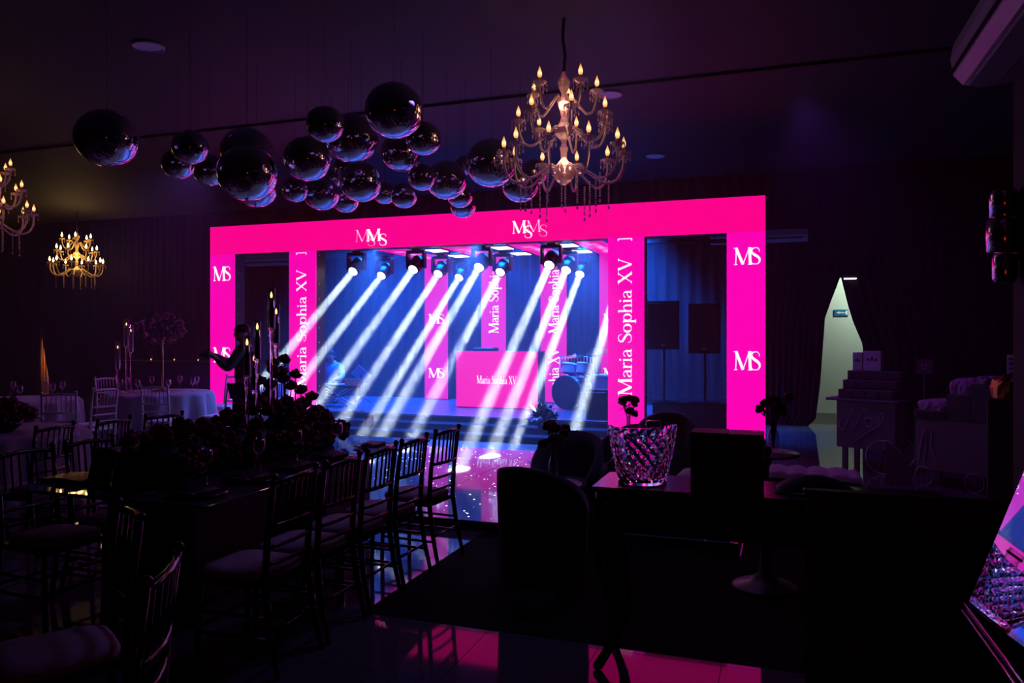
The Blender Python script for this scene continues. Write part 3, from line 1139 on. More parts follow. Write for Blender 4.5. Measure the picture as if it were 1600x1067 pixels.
# long arrangement of roses: a mound about 1.9 m long down the table, lower at its near end
fa = thing('rose_centrepiece', 'long low mound of dark red roses along the glass table', 'flowers', (TXC - .02, 4.05, TZ))
rr = random.Random(11)
MB().cbox(-.13, .13, -.75, .95, 0, .07, .02).build('tray', M_BLACK, fa)
m = MB()
for k in range(9):
    yy = -.66 + 1.54 * k / 8
    e = max(.4, min(1.0, (yy + 1.15) / .5, (1.25 - yy) / .45))
    m.ball((0, yy, .125), 1, 14, 9, None, (.19, .17, .12 * e))
m.build('foliage_core', M_LEAF, fa)
sp = []
for k in range(180):
    y = -.80 + 1.83 * (k + .5) / 180 + rr.uniform(-.05, .05)
    e = max(.25, min(1.0, (y + 1.03) / .5, (1.25 - y) / .45))
    a = rr.uniform(-.25, PI + .25)
    rad = .20 * (1.0 + .25 * math.sin(y * 5))
    x, z = rad * 1.15 * math.cos(a), .10 + rad * e * 1.05 * max(.0, math.sin(a)) + rr.uniform(-.02, .05)
    z = max(z, .062)
    put_rose(fa, (x, y, z), rr.uniform(.034, .05), (math.cos(a) + rr.uniform(-.3, .3), rr.uniform(-.5, .5), max(.15, math.sin(a)) + .2), rr.random())
    sp.append((x * .8, y, z * .85))
for (x, y, z) in ((.02, .3, .50), (-.03, .45, .56), (.05, .62, .44), (-.06, .15, .44), (.03, .78, .38), (0.0, .36, .64), (-.02, .52, .66), (.05, .40, .58), (-.07, .30, .52), (.06, .28, .60), (-.05, .55, .52), (.02, .20, .40), (.08, .46, .48), (-.08, .42, .42), (0, .62, .55), (.04, .12, .36)):
    put_rose(fa, (x, y, z), .046, (rr.uniform(-.4, .4), rr.uniform(-.4, .4), 1), rr.random())
    MB().tube([(x * .5, y, .1), (x, y, z - .02)], .004, 5).build('stem', M_STEM, fa)
leaves(fa, [(x, y, max(z, .09)) for x, y, z in sp + [(x * 1.2, y + .04, z * .7) for x, y, z in sp]], .075)

# tall glass candle holders standing in the roses
def make_candlestick(parent_label, x, y, zbase, ztop, tube_h, tube_r, group):
    o = thing('candlestick', parent_label, 'candlestick', (x, y, zbase), 0, group)
    H_ = ztop - zbase - tube_h
    MB().lathe([(.055, 0), (.055, .012), (.018, .03), (.010, .06), (.010, H_ - .10), (.016, H_ - .085), (.010, H_ - .07), (.020, H_ - .05), (.012, H_ - .03), (tube_r * .95, H_ - .012), (tube_r * .95, H_)], 16).build('glass_stem', M_GLASSR, o)
    MB().lathe([(tube_r, H_ - .012), (tube_r, H_ + tube_h), (tube_r - .003, H_ + tube_h), (tube_r - .003, H_ - .010)], 20, cap=False).build('glass_chimney', M_GLASS, o)
    cr = tube_r * .46
    ch = tube_h * .74
    cd = MB().lathe([(cr, H_), (cr, H_ + ch), (cr * .7, H_ + ch + .004), (0, H_ + ch - .002)], 14).build('candle', M_CANDLE, o)
    MB().lathe([(0, H_ + ch), (.007, H_ + ch + .010), (.008, H_ + ch + .020), (.004, H_ + ch + .036), (0, H_ + ch + .046)], 10, cap=False).build('flame', M_FLAME, cd)
    return o


def cstick(px, pyt, D, tubepx, label, group, zbase=TZ):
    p = at_D(px, pyt, D)
    tr = tubepx[0] / 2 * D / FOC
    make_candlestick(label, p.x, p.y, zbase, p.z, tubepx[1] * D / FOC, tr, group)


GC = 'tall candlesticks among the roses'
cstick(424, 450, 5.02, (12, 62), 'tallest glass candlestick among the roses, its dark candle lit', GC)
cstick(431.5, 476, 5.32, (11, 60), 'tall glass candlestick half hidden behind the tallest one', GC)
cstick(402, 500, 4.92, (11, 60), 'glass candlestick of middle height, left of the tallest one', GC)
cstick(386, 524, 4.80, (10.5, 62), 'leftmost glass candlestick among the roses, flame before the LED pillar', GC)
cstick(397, 549, 5.18, (11, 60), 'shortest glass candlestick, between the two left ones', GC)

# place settings on the right side of the table
plate_me = MB().lathe([(0, 0), (.07, 0), (.085, .006), (.15, .014), (.152, .017), (.09, .010), (0, .008)], 32).mesh('plate', M_PLATE)
slots = [(4.98, 'nearest the dance floor'), (4.46, 'second from the dance floor'), (4.02, 'in the middle of the row'), (3.60, 'fourth from the dance floor'), (3.18, 'nearest the camera')]
for y, w_ in slots:
    o = thing('place_setting', f'black plate with napkin, right side of the glass table, {w_}', 'plate', (-2.84, y, TZ), rr.uniform(-.1, .1), 'place settings on the glass table')
    link('plate', plate_me, o)
    MB().cbox(-.055, .055, -.10, .10, .012, .03, .008).build('napkin', M_NAPKIN, o)
    MB().box(-.05, .05, -.075, .075, .031, .034, T(0, 0, 0, 0, .12, .2)).build('menu', M_CARD, o)
for (y, w_) in ((4.2, 'beside the roses'), (3.62, 'beside the leftmost dark chairs')):
    o = thing('place_setting', f'black charger plate at the left side of the glass table, {w_}', 'plate', (-3.76, y, TZ), .1, 'place settings on the glass table')
    link('plate', plate_me, o)
    MB().cbox(-.055, .055, -.10, .10, .012, .03, .008).build('napkin', M_NAPKIN, o)
p = at_z(142, 737, TZ + .03)
o = thing('lit_menu', 'open menu at the left corner of the glass table, its page colour imitating gold lamp light', 'menu', (-3.80, 3.28, TZ))
MB().cbox(-.15, .15, -.11, .11, 0, .02, .006).build('tray', M_BLACKG, o)
MB().add([(-.13, -.1, .022), (0, -.1, .03), (.13, -.1, .022), (-.13, .1, .022), (0, .1, .03), (.13, .1, .022)], [(0, 1, 4, 3), (1, 2, 5, 4)]).build('pages', M_MENU_LIT, o)
# black table signs standing at the near end
for (x, y, w_, h_, lb) in ((-3.50, 3.16, .20, .21, 'slanted black tablet sign at the near end of the glass table'), (-3.22, 3.08, .26, .20, 'wide black card box beside the tablet sign on the glass table')):
    o = thing('table_sign', lb, 'sign', (x, y, TZ), -.25)
    MB().cbox(-w_ / 2, w_ / 2, -.012, .012, .004, h_, .004, T(0, 0, 0, -.22)).build('face', M_BLACKG, o)
    MB().cbox(-w_ / 2, w_ / 2, -.02, .10, 0, .012, .004).build('foot', M_BLACK, o)
# stem glasses
wg = MB().lathe([(0, 0), (.034, .002), (.006, .008), (.004, .08), (.012, .10), (.034, .13), (.036, .17), (.030, .205), (.028, .205), (.034, .17), (.031, .13), (0, .105)], 18).mesh('wine_glass', M_GLASS)
GL = [(-2.98, 3.40, 'front right of the glass table, before the black card box'), (-2.97, 3.84, 'near the fourth plate of the glass table'), (-3.00, 4.26, 'next to the middle plate of the glass table'), (-2.98, 4.72, 'near the second plate from the dance floor'), (-3.0, 5.2, 'at the far end of the glass table')]
for x, y, w_ in GL:
    tag(link('wine_glass', wg, None, (x, y, TZ)), f'clear stemmed wine glass, {w_}', 'glass', 'wine glasses on the glass table')

# ---- round cloth tables at the back left
def cloth_table(x, y, r, label, seed):
    o = thing('round_table', label, 'table', (x, y, 0), 0, 'round tables under cloths')
    vs, fs = [], []
    n = 72
    rows_ = [(0, .765), (r * .9, .765), (r, .758), (r + .015, .72), (r + .03, .4), (r + .05, .01)]
    for j, (rad, z) in enumerate(rows_):
        for i in range(n):
            a = 2 * PI * i / n
            w_ = 0 if j < 3 else (.02 + .035 * (j - 2)) * .6 * (math.sin(a * 14 + seed) + .5 * math.sin(a * 9 + 2 * seed))
            vs.append(((rad + w_) * math.cos(a), (rad + w_) * math.sin(a), z))
    for j in range(len(rows_) - 1):
        for i in range(n):
            k = (i + 1) % n
            fs.append((j * n + i, j * n + k, (j + 1) * n + k, (j + 1) * n + i))
    MB().add(vs, fs, True).build('tablecloth', M_CLOTH, o)
    MB().lathe([(.25, 0), (.25, .03), (.04, .06), (.04, .7), (.3, .74)], 16).build('pedestal', M_BLACK, o)
    return o


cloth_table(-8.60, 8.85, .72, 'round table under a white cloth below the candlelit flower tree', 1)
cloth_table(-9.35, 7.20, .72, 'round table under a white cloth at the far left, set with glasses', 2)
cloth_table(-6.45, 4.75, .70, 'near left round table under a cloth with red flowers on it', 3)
CT = .766
# flower tree with candles on the candlelit table
ft_ = thing('flower_tree', 'tall tree of pink flowers on the candlelit round table', 'flowers', (-8.65, 8.95, CT))
MB().lathe([(.13, 0), (.13, .015), (.02, .03), (.015, .75), (.06, .80)], 16).build('stand', M_GOLD, ft_)
r2 = random.Random(5)
sp2 = []
for k in range(54):
    d = Vector((r2.gauss(0, 1), r2.gauss(0, 1), r2.gauss(0, 1))).normalized()
    p = Vector((0, 0, .92)) + Vector((d.x * .30, d.y * .30, d.z * .21))
    put_rose(ft_, p, r2.uniform(.04, .06), d, r2.random(), ROSESP if r2.random() < .5 else ROSES)
    sp2.append(p * .98)
leaves(ft_, sp2, .11, seed=4)
GB = 'candlesticks on the round table'
for (px, pyt, lb) in ((184, 534, 'short thin candlestick left of the flower tree'), (197.5, 498, 'tallest thin candlestick before the flower tree'), (204.5, 508, 'thin candlestick right of the tallest one before the flower tree')):
    p = at_D(px, pyt, 11.0 if px < 200 else 11.25)
    make_candlestick(lb, p.x, p.y, CT, p.z, .38, .036, GB)
rg = random.Random(9)
WHO = ['on the side nearest the LED arch', 'at the back right', 'at the back', 'at the back left', 'on the left side', 'at the front left', 'at the front', 'at the front right']
for (cx_, cy_, nm) in ((-8.60, 8.85, 'candlelit round table'), (-9.35, 7.20, 'far left cloth table')):
    for k in range(8):
        a = 2 * PI * k / 8 + .2
        o = link('wine_glass', wg, None, (cx_ + .52 * math.cos(a), cy_ + .52 * math.sin(a), CT))
        tag(o, f'clear wine glass on the {nm}, {WHO[k]}', 'glass', f'wine glasses on the {nm}')
o = thing('flower_bowl', 'low bowl of red and pink flowers on the near left cloth table', 'flowers', (-6.30, 4.72, CT))
MB().lathe([(.08, 0), (.14, .05), (.16, .10), (.14, .10), (.0, .04)], 20).build('bowl', M_BLACKG, o)
sp3 = []
for k in range(40):
    d = Vector((r2.gauss(0, 1), r2.gauss(0, 1), abs(r2.gauss(0, 1)))).normalized()
    p = Vector((d.x * .24, d.y * .24, .10 + d.z * .17))
    put_rose(o, p, r2.uniform(.04, .055), d, r2.random(), ROSESP if r2.random() < .4 else ROSES)
    sp3.append(p * .95)
leaves(o, sp3, .09, seed=6)
# pale napkins hanging over the table edges
# bar with bottles and tea lights along the back left
bar = thing('drinks_bar', 'dim blue-skirted bar with bottles against the back left drape', 'bar', (-11.7, 12.6, 0))
MB().cbox(-1.9, 2.3, 0, .7, 1.0, 1.05, .008).build('counter', M_BLACK, bar)
MB().box(-1.85, 2.25, .04, .66, 0, 1.0).build('skirt', mat('bar_skirt', (.05, .05, .16), .8, noise=(5, (.04, .04, .12))), bar)
bot = MB().lathe([(.036, 0), (.036, .17), (.03, .20), (.012, .235), (.012, .29), (.014, .29), (.014, .30), (0, .30)], 14).mesh('bottle', M_LIQ)
tl = None
for k in range(9):
    x = -12.8 + k * .36 + rg.uniform(-.06, .06)
    wh = ['leftmost', 'second from the left', 'third from the left', 'fourth from the left', 'middle', 'fourth from the right', 'third from the right', 'second from the right', 'rightmost'][k]
    tag(link('bottle', bot, None, (x, 12.95 + rg.uniform(-.1, .1), 1.05)), f'amber bottle on the dim back bar, {wh} of the nine', 'bottle', 'bottles on the back bar')
for k in range(5):
    x = -12.6 + k * .62
    wh = ['leftmost', 'second', 'third', 'fourth', 'rightmost'][k]
    o = thing('tea_light', f'glowing tea light on the dim back bar, {wh} of the five', 'candle', (x, 12.72, 1.05), 0, 'tea lights on the back bar')
    MB().lathe([(.025, 0), (.03, .05), (.028, .05), (.023, .004)], 12).build('cup', M_GLASS, o)
    MB().lathe([(0, .012), (.008, .022), (.004, .04), (0, .05)], 8, cap=False).build('flame', M_FLAME, o)

# ---- mirror balls
BALLS = [
 (-5.50, 5.06, 3.30, .260, 'big squashed mirror ball hanging alone at the left'),
 (-5.11, 5.62, 3.32, .164, 'mirror ball above its partner in the pair right of the lone ball'),
 (-5.66, 6.06, 3.30, .159, 'lower mirror ball of the pair right of the lone ball'),
 (-5.79, 6.66, 3.37, .179, 'mirror ball peeking out on the left behind the big front left ball'),
 (-5.11, 6.41, 3.45, .266, 'dark big mirror ball above and behind the big front left ball'),
 (-4.55, 5.71, 3.06, .266, 'big mirror ball at the front of the left cluster'),
 (-5.28, 6.78, 3.16, .212, 'mirror ball peeking out beneath the big front left ball'),
 (-3.72, 5.69, 3.42, .166, 'mirror ball at the upper left of the middle cluster'),
 (-3.98, 6.55, 3.53, .258, 'big mirror ball with a beaded seam in the middle cluster'),
 (-4.21, 6.15, 3.26, .223, 'mirror ball at the left edge of the middle cluster'),
 (-3.06, 5.71, 3.48, .247, 'topmost and biggest mirror ball of the middle cluster'),
 (-3.18, 6.51, 3.45, .169, 'mirror ball tucked right below the topmost ball'),
 (-3.78, 7.20, 3.52, .209, 'mirror ball directly below the topmost ball'),
 (-4.60, 7.50, 3.48, .159, 'small mirror ball under the ball with the beaded seam'),
 (-4.15, 7.02, 3.20, .221, 'broad mirror ball low in the centre of the middle cluster'),
 (-5.05, 7.86, 3.45, .130, 'small mirror ball glimpsed in the gap left of the broad low ball'),
 (-5.10, 7.22, 3.22, .150, 'small mirror ball at the lower left corner of the middle cluster'),
 (-5.00, 7.58, 3.23, .207, 'mirror ball in the lowest row, second from the left'),
 (-5.06, 8.19, 3.26, .166, 'mirror ball in the lowest row, third from the left, nearest the LED arch'),
 (-4.41, 7.99, 3.27, .136, 'left one of the two small mirror balls right of the broad low ball'),
 (-3.96, 7.62, 3.15, .150, 'right one of the two small mirror balls right of the broad low ball'),
 (-3.53, 7.19, 3.24, .147, 'left mirror ball of the right-hand trio'),
 (-3.47, 7.68, 3.30, .225, 'middle and largest mirror ball of the right-hand trio'),
 (-3.57, 8.29, 3.24, .151, 'small mirror ball hanging just above the lowest ball of all'),
 (-3.77, 8.85, 3.22, .161, 'lowest mirror ball, overlapping the LED arch'),
 (-2.72, 7.10, 3.31, .255, 'big mirror ball left of the near chandelier'),
 (-3.36, 7.94, 3.51, .116, 'small mirror ball half hidden behind the big one left of the chandelier'),
 (-2.64, 7.76, 3.21, .199, 'mirror ball seen below the left arms of the near chandelier'),
 (-2.75, 8.57, 3.51, .166, 'mirror ball seen through the arms of the near chandelier')]
bs_me = MB().ball((0, 0, 0), 1, 48, 30, None, (1, 1, .93)).mesh('foil_ball', M_CHROME)
sm = MB()
for k in range(72):
    a = 2 * PI * k / 72
    sm.ball((math.cos(a) * 1.003, 0, math.sin(a) * .935), .012, 5, 4)
seam_me = sm.mesh('seam', M_SEAM)
cap_me = MB().lathe([(.09, .918), (.05, .95), (.05, .97), (.02, .985), (.0, .985)], 12).mesh('cap', M_BLACK)
rb = random.Random(2)
for x, y, z, r, lb in BALLS:
    o = thing('mirror_ball', lb, 'mirror ball', (x, y, z), 0, 'mirror balls hanging over the dance floor')
    b = link('foil_ball', bs_me, o)
    b.scale = (r,) * 3
    s_ = link('seam', seam_me, o, rot=(0, 0, rb.uniform(0, PI)))
    s_.scale = (r,) * 3
    s_['kind'] = 'stuff'
    c_ = link('cap', cap_me, o)
    c_.scale = (r,) * 3
    MB().tube([(0, 0, r * .98), (0, 0, RH - z)], .0015, 5).build('wire', M_CORD, o)


# ---- crystal chandeliers
def make_chandelier(label, x, y, zb_, bulb, glassm, metal):
    o = thing('chandelier', label, 'chandelier', (x, y, zb_), .35, 'crystal chandeliers')
    MB().lathe([(0, .0), (.02, .005), (.07, .04), (.105, .10), (.11, .15), (.06, .20), (.028, .24), (.03, .30), (.04, .34), (.022, .38), (.03, .42), (.085, .47), (.09, .52), (.045, .57), (.025, .62), (.035, .68), (.055, .74), (.03, .80), (.022, .84), (.05, .90), (.06, .95), (.03, 1.0), (.015, 1.04), (.01, 1.05)], 11, None, False).build('column', glassm, o)
    MB().tube([(0, 0, 1.04), (.012, 0, 1.2), (-.01, .01, 1.35), (0, 0, RH - zb_)], .014, 7).build('cord', M_CORD, o)
    dish = MB().lathe([(.008, -.035), (.03, -.03), (.062, -.004), (.066, .002), (.058, .0), (.028, -.022), (.01, -.024)], 12, None, False).mesh('drip_dish', glassm)
    sleeve = MB().lathe([(.013, -.03), (.013, .025), (.018, .028), (.018, .036), (.0, .036)], 10).mesh('candle_sleeve', metal)
    flame = MB().lathe([(0, .034), (.012, .04), (.0205, .062), (.019, .085), (.010, .112), (.003, .135), (0, .145)], 12, cap=False).mesh('bulb', bulb)
    dm_ = MB()
    for k in range(6):
        a = 2 * PI * k / 6
        cx_, cy_ = .062 * math.cos(a), .062 * math.sin(a)
        for q in range(2):
            dm_.ball((cx_, cy_, -.012 - q * .017), .008, 6, 4)
        dm_.lathe([(0, -.095), (.008, -.082), (.004, -.058), (0, -.045)], 6, T(cx_, cy_, 0), cap=False)
    drops = dm_.mesh('crystal_drops', glassm)
    tiers = [(10, .55, .31, .10, 0.0), (7, .42, .61, .45, .3), (5, .31, .88, .74, .1)]
    for n_, R, zt_, zr, ph in tiers:
        for k in range(n_):
            a = 2 * PI * k / n_ + ph
            dx, dy = math.cos(a), math.sin(a)
            prof = [(.05, zr + .02), (R * .25, zr + .07), (R * .45, zr + .0), (R * .68, zr - .075), (R * .88, zr - .05), (R * .99, zr + .06), (R, zt_ - .03)]
            # smooth the arm
            pts = []
            for j in range(len(prof) - 1):
                for s_ in range(3):
                    t = s_ / 3
                    p0_, p1_, p2_, p3_ = prof[max(j - 1, 0)], prof[j], prof[j + 1], prof[min(j + 2, len(prof) - 1)]
                    f = lambda i: .5 * (2 * p1_[i] + (p2_[i] - p0_[i]) * t + (2 * p0_[i] - 5 * p1_[i] + 4 * p2_[i] - p3_[i]) * t * t + (3 * p1_[i] - p0_[i] - 3 * p2_[i] + p3_[i]) * t ** 3)
                    pts.append((f(0) * dx, f(0) * dy, f(1)))
            pts.append((R * dx, R * dy, zt_ - .03))
            ar = MB().tube(pts, [.012 + .003 * (j % 2) for j in range(len(pts))], 6).build('arm', glassm, o)
            for nm, me in (('drip_dish', dish), ('candle_sleeve', sleeve), ('bulb', flame), ('crystal_drops', drops)):
                c_ = link(nm, me, ar, (R * dx, R * dy, zt_))
                if nm == 'crystal_drops':
                    c_['kind'] = 'stuff'
    for k in range(14):
        a = 2 * PI * k / 14 + .1
        R = .30 if k % 2 else .42
        z0 = .06 if k % 2 else .05
        m = MB()
        nb = 13 if k % 3 else 10
        for q in range(nb):
            m.ball((R * math.cos(a), R * math.sin(a), z0 - .022 * q), .0095, 6, 5)
        zz = z0 - .022 * nb
        m.lathe([(0, zz - .045), (.012, zz - .03), (.006, zz - .008), (0, zz)], 8, T(R * math.cos(a), R * math.sin(a)), cap=False)
        so_ = m.build('bead_strand', glassm, o)
        so_['kind'] = 'stuff'
    return o


pA = at_D(881, 285, 7.0)
make_chandelier('near crystal chandelier with orange flame bulbs, right of the mirror balls', pA.x, pA.y, 2.97, M_BULBO, M_CHGLASS, M_GOLD)
pB = at_D(120, 430, 18.0)
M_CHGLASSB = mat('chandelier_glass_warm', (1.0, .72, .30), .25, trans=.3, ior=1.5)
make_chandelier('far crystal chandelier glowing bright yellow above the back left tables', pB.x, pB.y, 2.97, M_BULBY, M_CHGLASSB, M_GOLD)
lamp('bulb_glow', 'POINT', (pB.x, pB.y, 3.45), 22, (1.0, .62, .22), None, .25)
pC = at_D(-22, 330, 10.3)
make_chandelier('crystal chandelier cut off by the left edge of the photo', pC.x, pC.y, 2.97, M_BULBO, M_CHGLASS, M_GOLD)
lamp('bulb_glow', 'POINT', (pC.x, pC.y, 3.4), 5, (1.0, .45, .14), None, .25)
for zz in (3.2, 3.7):
    lamp('bulb_glow', 'POINT', (pA.x, pA.y, zz), 4, (1.0, .46, .30), None, .14)

# ================================================================== RIGHT-HAND SIDE
# black carpet in front of the dance floor
cp = MB().cbox(-2.27, 1.20, 3.86, 5.74, .0004, .004, .001).build('carpet', M_CARPET)
tag(cp, 'black carpet laid on the tiles before the dance floor', 'carpet')

cp = MB().cbox(-.27, 1.20, 5.745, 6.7, .0004, .004, .001).build('carpet', M_CARPET)  # dark sheet added to cover the pink reflection on the tiles
tag(cp, 'black sheet added to darken the floor reflection, right of the dance floor behind the gift boxes', 'carpet')

# console table with cabriole legs
CX0, CX1, CY0, CY1, CZ = -.853, .70, 3.54, 3.96, .88
ct = thing('console_table', 'dark wooden console table with cabriole legs carrying the crystal bowl', 'table', ((CX0 + CX1) / 2, (CY0 + CY1) / 2, 0))
hx, hy = (CX1 - CX0) / 2, (CY1 - CY0) / 2
MB().cbox(-hx, hx, -hy, hy, CZ - .025, CZ, .006).build('table_top', M_WOOD, ct)
MB().cbox(-hx + .05, hx - .05, -hy + .03, hy - .03, CZ - .215, CZ - .025, .004).build('apron', M_WOOD, ct)
for sx in (-1, 1):
    for sy in (-1, 1):
        pts, rs = [], []
        for k in range(15):
            t = k / 14
            z = (CZ - .03) * (1 - t) + .02 * t
            bow = .030 * math.sin(PI * min(1, t * 1.9)) * (1 if t < .53 else 0) - .030 * math.sin(PI * max(0, (t - .53) / .47)) * .9 + (.045 * max(0, (t - .82) / .18) ** 1.5)
            pts.append((sx * (hx - .075 + bow), sy * (hy - .06 + bow * .6), z))
            rs.append(.042 * (1 - t) ** .8 + .017)
        rs[-1] = .024
        m = MB().tube(pts, rs, 10)
        m.ball((pts[-1][0], pts[-1][1], .02), .026, 10, 6, None, (1, 1, .75))
        m.build('leg', M_WOOD, ct)

# crystal bowl: diamond-cut, two raised handles with cut-outs
p = at_z(999, 757, CZ)
bw = thing('crystal_bowl', 'diamond-cut crystal ice bowl on the console table', 'bowl', (p.x, 3.74, CZ + .001), YAW)
SEG, ROW = 40, 16
vs, fs = [], []
H_, RB, RT = .245, .112, .168


def rim(a):
    return 1.0 + .17 * abs(math.cos(a)) ** 3 - .02


for j in range(ROW + 1):
    t = j / ROW
    for i in range(SEG):
        a = 2 * PI * (i + j * .5) / SEG
        r = RB + (RT - RB) * t ** .85
        bumpy = .0055 if (j % 2 == 0) else -.003
        if j in (0, ROW):
            bumpy = 0
        r += bumpy * (1 if i % 2 == 0 else -1)
        z = .012 + (H_ - .012) * t * (1 + (rim(a) - 1) * t ** 2)
        vs.append((r * math.cos(a), r * math.sin(a), z))
for j in range(ROW):
    for i in range(SEG):
        k = (i + 1) % SEG
        fs.append((j * SEG + i, j * SEG + k, (j + 1) * SEG + i))
        fs.append((j * SEG + k, (j + 1) * SEG + k, (j + 1) * SEG + i))
nb = len(vs)
NI = 6
for j in range(NI + 1):
    t = 1 - j / NI
    for i in range(SEG):
        a = 2 * PI * (i + ROW * .5) / SEG
        r = RB + (RT - RB) * max(t, 0) ** .85 - .012
        z = .03 + (H_ - .03) * t * (1 + (rim(a) - 1) * t ** 2)
        vs.append((r * math.cos(a), r * math.sin(a), z))
for i in range(SEG):
    k = (i + 1) % SEG
    fs.append((ROW * SEG + i, ROW * SEG + k, nb + k, nb + i))
for j in range(NI):
    for i in range(SEG):
        k = (i + 1) % SEG
        fs.append((nb + j * SEG + i, nb + j * SEG + k, nb + (j + 1) * SEG + k, nb + (j + 1) * SEG + i))
fs.append(tuple(nb + NI * SEG + i for i in range(SEG)))
fs.append(tuple(range(SEG))[::-1])
MB().add(vs, fs, False).build('cut_glass_body', M_CRYSTAL, bw)
m = MB()
m.lathe([(.118, 0), (.118, .010), (.112, .012)], 40)
m.build('foot', M_CRYSTAL, bw)
# jars standing in the bowl
jar = None
for dx, dy, rz_, lb in ((.055, .01, 0, 'glass jar with a ringed neck standing in the crystal bowl, right'), (-.055, .02, 0, 'glass jar lying low in the crystal bowl, left')):
    pj = bw.matrix_basis @ Vector((dx, dy, .034))
    o = thing('glass_jar', lb, 'jar', pj, 0, 'jars in the crystal bowl')
    MB().lathe([(0, 0), (.036, 0), (.042, .012), (.042, .15), (.030, .185), (.030, .20), (.036, .205), (.036, .215), (.030, .22), (.030, .235), (.034, .24), (.034, .262), (.030, .264)] if dx > 0 else [(0, 0), (.034, 0), (.040, .012), (.040, .13), (.028, .16), (.028, .18), (.032, .19), (.032, .20)], 28).build('body', M_GLASS, o)
    MB().lathe([(.0345, .236), (.037, .238), (.037, .246), (.0345, .248)] if dx > 0 else [(.0325, .186), (.035, .188), (.035, .197), (.0325, .199)], 28, cap=False).build('ring', M_CHROME2, o)

# two stacks of black gift boxes on the table
bx = None
for ci, (xa, xb) in enumerate(((1079, 1136), (1137.5, 1192.5))):
    pa, pb = at_z(xa, 772, CZ), at_z(xb, 775, CZ)
    x0, x1 = at_Y(xa, 770, 3.60).x, at_Y(xb, 770, 3.60).x
    zt_ = at_Y((xa + xb) / 2, 676 if ci == 0 else 679, 3.60).z
    hh = (zt_ - CZ) / 2 - .001
    for k in range(2):
        lb = f'black gift box with a faint print, {"upper" if k else "lower"} of the {"left" if ci == 0 else "right"} stack on the console table'
        o = thing('gift_box', lb, 'box', ((x0 + x1) / 2, 3.60, CZ + .001 + k * (hh + .001)), 0, 'black gift boxes on the console table')
        w_ = (x1 - x0) / 2
        MB().cbox(-w_, w_, 0, .17, 0, hh - .035, .002).build('base', M_CARD, o)
        MB().cbox(-w_ - .001, w_ + .001, -.002, .172, hh - .045, hh, .002).build('lid', M_CARD, o)
        m = MB()
        for q in range(3):
            m.box(-.03 + q * .004, .03 - q * .006, -.004, -.001, hh * .38 - q * .013, hh * .38 + .005 - q * .013)
        m.build('faint_print', mat('faint_print', (.05, .02, .03), .5), o)

# soft black bag lying on the table
p = at_Y(1272, 780, 3.80)
bg = thing('clutch_bag', 'soft black bag lying on the right of the console table', 'bag', (p.x, 3.76, CZ))
m = MB()
vs, fs = [], []
for j in range(9):
    v = j / 8
    for i in range(17):
        u = i / 16
        th = .075 * (math.sin(PI * u) ** .6) * (math.sin(PI * v) ** .6)
        vs.append((-.17 + .34 * u, -.11 + .22 * v, th + .002))
for j in range(8):
    for i in range(16):
        a = j * 17 + i
        fs.append((a, a + 1, a + 18, a + 17))
m.add(vs, fs, True)
nv = len(vs)
m.add([(x, y, .001) for x, y, z in vs], [tuple(reversed(f)) for f in fs], True)
m.build('body', M_RUBBER, bg)
MB().tube([(-.12, -.115, .006), (0, -.12, .012), (.12, -.115, .006)], .004, 6).build('zip', M_BOLT, bg)

# black cabinet in front, lower right
cb = thing('black_cabinet', 'large black cabinet standing at the lower right before the console table', 'cabinet', (.65, 3.46, 0))
MB().cbox(-.55, .55, -.005, .045, 0, .935, .006).build('front_panel', M_CAB, cb)
MB().cbox(-.56, .56, -.012, .05, .93, .945, .004).build('top_edge', M_CARD, cb)
MB().box(-.552, -.545, -.014, -.006, 0, .93).build('edge_strip', M_CARD, cb)
MB().box(-.54, .0, -.008, -.004, .62, .626).build('seam', M_BLACK, cb)

